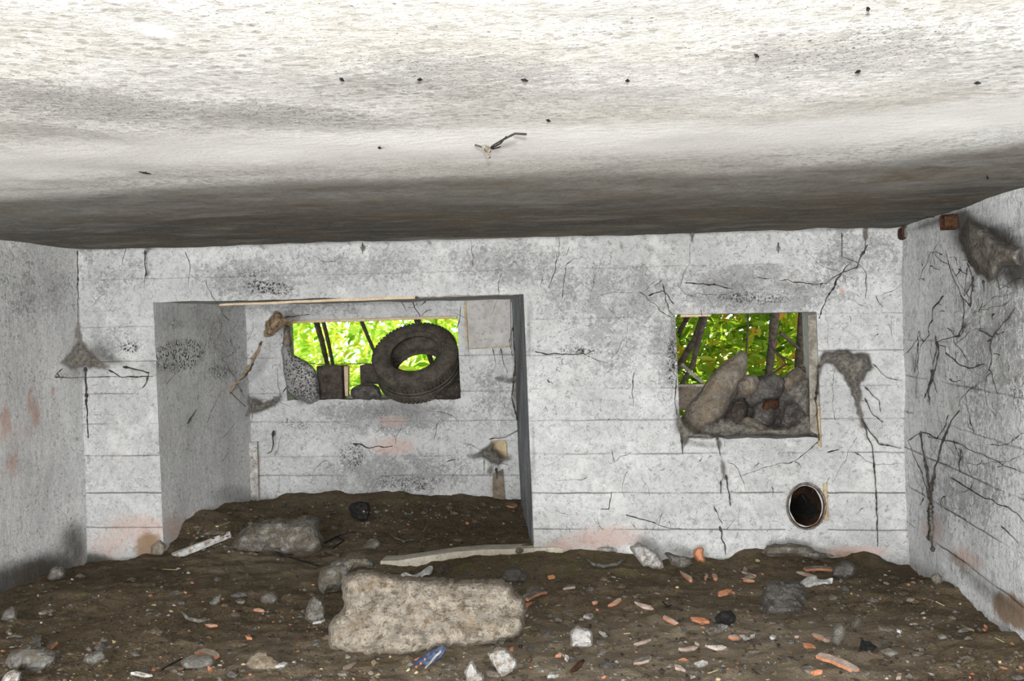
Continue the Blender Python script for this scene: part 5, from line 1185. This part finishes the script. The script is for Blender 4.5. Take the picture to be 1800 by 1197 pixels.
# ------------------------------------------------------------ rubble fill of the right opening
blk('rubble_heap', [(1225, 772), (1228, 740), (1250, 715), (1280, 695), (1300, 676), (1330, 672), (1370, 668), (1400, 662), (1424, 664), (1426, 772), (1330, 776)], Y2 + .26, .30, M_grime, 'heaped dusty earth and rubble filling the back of the right opening', 'rubble', h=6, rim=30, rough=.04, rs=9, facet=.5, jit=4)
blk('rubble_stone', [(1300, 742), (1312, 732), (1330, 738), (1350, 750), (1345, 764), (1315, 766), (1298, 758)], DF + .16, .10, M_slab, 'small pale rubble stone lying on the front of the right sill', 'stone', h=3, rough=.015, rs=20, facet=.6)
blk('clay_pot_piece', [(1338, 722), (1342, 706), (1356, 700), (1372, 704), (1368, 718), (1352, 726)], DF + .2, .08, M_rust, 'reddish brown curved shard on top of the low dark rubble stone', 'shard', h=3, rough=.008, rs=14, facet=.3)

# ------------------------------------------------------------ outside
mb = MB(); n = 40; V = []; Fc = []
for j in range(n + 1):
    for i in range(n + 1):
        x = -9 + 16 * i / n; y = 7.9 + 12 * j / n; V.append((x, y, .45 + .02 * (y - 8) + .06 * fbm((x, y, 0), .8, 3)))
for j in range(n):
    for i in range(n): Fc.append([j * (n + 1) + i, j * (n + 1) + i + 1, (j + 1) * (n + 1) + i + 1, (j + 1) * (n + 1) + i])
o = mesh_obj('outdoor_ground', V, Fc, mat('leaf_litter', (.16, .17, .05), (.34, .34, .13), 6, speck=(.5, .45, .2)), smooth=True); struct(o)
def leafmat(name, cols):
    s = NT(name); a = s.n('ShaderNodeAttribute', attribute_name='leaf'); sp = s.n('ShaderNodeSeparateColor'); s.t.links.new(a.outputs['Color'], sp.inputs[0])
    r = s.n('ShaderNodeValToRGB'); s.t.links.new(sp.outputs[0], r.inputs[0]); e = r.color_ramp.elements
    e[0].color = (*cols[0], 1); e[0].position = 0; e[1].color = (*cols[-1], 1); e[1].position = 1
    for k in range(1, len(cols) - 1): x = e.new(k / (len(cols) - 1)); x.color = (*cols[k], 1)
    d = s.n('ShaderNodeBsdfDiffuse'); t = s.n('ShaderNodeBsdfTranslucent'); s.t.links.new(r.outputs[0], d.inputs[0]); s.t.links.new(r.outputs[0], t.inputs[0])
    mx = s.n('ShaderNodeMixShader'); mx.inputs[0].default_value = .6; s.t.links.new(d.outputs[0], mx.inputs[1]); s.t.links.new(t.outputs[0], mx.inputs[2]); s.t.links.new(mx.outputs[0], s.out.inputs[0])
    return s.m
M_leafA = leafmat('bright_leaves', [(.22, .42, .03), (.42, .64, .07), (.56, .76, .14), (.68, .78, .16), (.78, .62, .08)])
M_leafB = leafmat('yellow_green_leaves', [(.06, .13, .012), (.16, .28, .02), (.26, .40, .04), (.40, .45, .05), (.60, .30, .04)])
def bush(x, y, z0, wx, wy, z1, nl, size, stems, mat_, label, seed):
    nl = int(nl * (1.9 if mat_ is M_leafA else 2.6)); size *= 1.1; rn = random.Random(seed); e = empty('shrub', (x, y, z0)); tag(e, label, 'shrub')
    V = []; Fc = []; A = []
    for i in range(nl):
        c = Vector((rn.uniform(-wx, wx), rn.uniform(-wy, wy), rn.uniform(.05, z1 - z0)))
        L = size * rn.uniform(.6, 1.5); w = L * rn.uniform(.3, .46)
        R = Matrix.Rotation(rn.uniform(0, 6.28), 3, 'Z') @ Matrix.Rotation(rn.uniform(.1, 1.5), 3, 'X') @ Matrix.Rotation(rn.uniform(0, 6.28), 3, 'Z')
        b = len(V); P = [(0, -L, 0), (w, -.35 * L, .12 * L), (w * .8, .4 * L, .14 * L), (0, L, 0), (-w * .8, .4 * L, .14 * L), (-w, -.35 * L, .12 * L), (0, 0, -.03 * L)]
        V += [c + R @ Vector(p) for p in P]; Fc += [[b, b + 1, b + 2, b + 3, b + 6], [b, b + 6, b + 3, b + 4, b + 5]]
        A += [min(1, max(0, rn.gauss(.45, .28)))] * 7
    o = mesh_obj('foliage', V, Fc, mat_, e); at = o.data.color_attributes.new('leaf', 'FLOAT_COLOR', 'POINT'); at.data.foreach_set('color', np.array([(a, a, a, 1) for a in A]).ravel())
    for pts, r in stems:
        t = MB(); PP_ = [Vector(p) - e.location for p in pts]; t.tube(PP_, [r * (1.1 - .4 * i / len(PP_)) for i in range(len(PP_))], 8); t.build('stem', M_bark, e, True)
    return e
def st(pts, D, ext=True):
    P = [PD(px, py, D + .15 * i) for i, (px, py) in enumerate(pts)]
    if ext:
        d = (P[-1] - P[-2]).normalized(); P.append(P[-1] + d * (P[-1].z - .35) / max(.2, -d.z)) if P[-1].z > .4 and d.z < 0 else None
        P.insert(0, P[0] + (P[0] - P[1]).normalized() * .7)
    return P
bush(-2.75, 9.9, .45, .75, .8, 2.9, 1150, .055, [(st([(556, 566), (566, 600), (575, 640)], 9.0), .028), (st([(568, 564), (577, 600), (585, 640)], 8.9), .020)], M_leafA, 'bright green shrub with two slim trunks seen at the left of the tyre opening', 1)
bush(-1.35, 10.1, .45, .75, .8, 2.9, 1150, .055, [(st([(636, 566), (648, 595), (660, 622)], 8.8), .018), (st([(735, 568), (748, 605), (760, 640)], 9.0), .028)], M_leafA, 'bright green shrub behind the tyre seen through its hole and above it', 2)
bush(.45, 9.3, .45, .7, .7, 2.9, 1100, .06, [(st([(1238, 552), (1222, 595), (1195, 640)], 8.0), .030), (st([(1210, 555), (1196, 580), (1190, 600)], 8.5), .022), (st([(1228, 600), (1218, 640), (1200, 672)], 7.9), .022)], M_leafB, 'yellow green shrub with slanting dark branches at the left of the right opening', 3)
bush(1.75, 9.5, .45, .75, .7, 2.9, 1100, .06, [(st([(1362, 552), (1358, 600), (1352, 650)], 8.0), .036), (st([(1412, 556), (1408, 600), (1404, 645)], 8.2), .040), (st([(1315, 552), (1314, 580), (1312, 615)], 8.0), .008), (st([(1372, 585), (1395, 605), (1410, 618)], 8.1, False), .014)], M_leafB, 'autumn tinted shrub with two thick dark trunks at the right of the right opening', 4)
bush(-4.6, 10.0, .45, 1.1, .9, 2.9, 900, .06, [(st([(430, 566), (440, 600), (450, 640)], 9.5), .026)], M_leafA, 'green shrub standing outside beyond the left edge of the tyre opening', 5)
bush(3.3, 9.6, .45, .8, .7, 2.9, 700, .06, [], M_leafB, 'yellow green shrub outside beyond the right edge of the right opening', 6)
bush(-.45, 11.2, .45, .8, .8, 3.1, 800, .06, [], M_leafA, 'green shrub set back between the two openings outside', 8)

bush(-3.4, 12.6, .5, 1.5, .6, 3.4, 1300, .075, [], M_leafA, 'far hedge shrub deep behind the left part of the tyre opening', 11)
bush(-1.2, 12.9, .5, 1.2, .6, 3.4, 1100, .075, [], M_leafA, 'far hedge shrub deep behind the tyre', 12)
bush(.9, 12.4, .5, 1.1, .6, 3.4, 1100, .075, [], M_leafB, 'far hedge shrub deep behind the left half of the right opening', 13)
bush(2.8, 12.6, .5, 1.1, .6, 3.4, 1000, .075, [], M_leafB, 'far hedge shrub deep behind the right half of the right opening', 14)

# ------------------------------------------------------------ groups of repeats
GR = {'tile_fragment': 'broken tile fragments on the ground', 'plaster_chip': 'plaster chips on the ground', 'grey_chip': 'grey chips on the ground', 'stone': 'loose stones on the ground', 'rubble_stone': 'rubble stones in the right opening',
      'ceiling_fleck': 'flecks stuck to the ceiling', 'straw': 'dry straws on the ground', 'shrub': 'shrubs outside the openings', 'cobweb': 'dusty cobwebs hanging in the room', 'pipe_stub': 'rusty stubs under the ceiling',
      'rim_shard': 'curved rim shards on the ground', 'charred_lump': 'charred lumps on the ground', 'cobweb_threads': 'cobweb threads on the walls', 'twig': 'thin twigs', 'crumpled_wrapper': 'crumpled scraps on the ground'}
for o in S.objects:
    b = o.name.split('.')[0]
    if o.parent is None and b in GR and 'label' in o: o['group'] = GR[b]
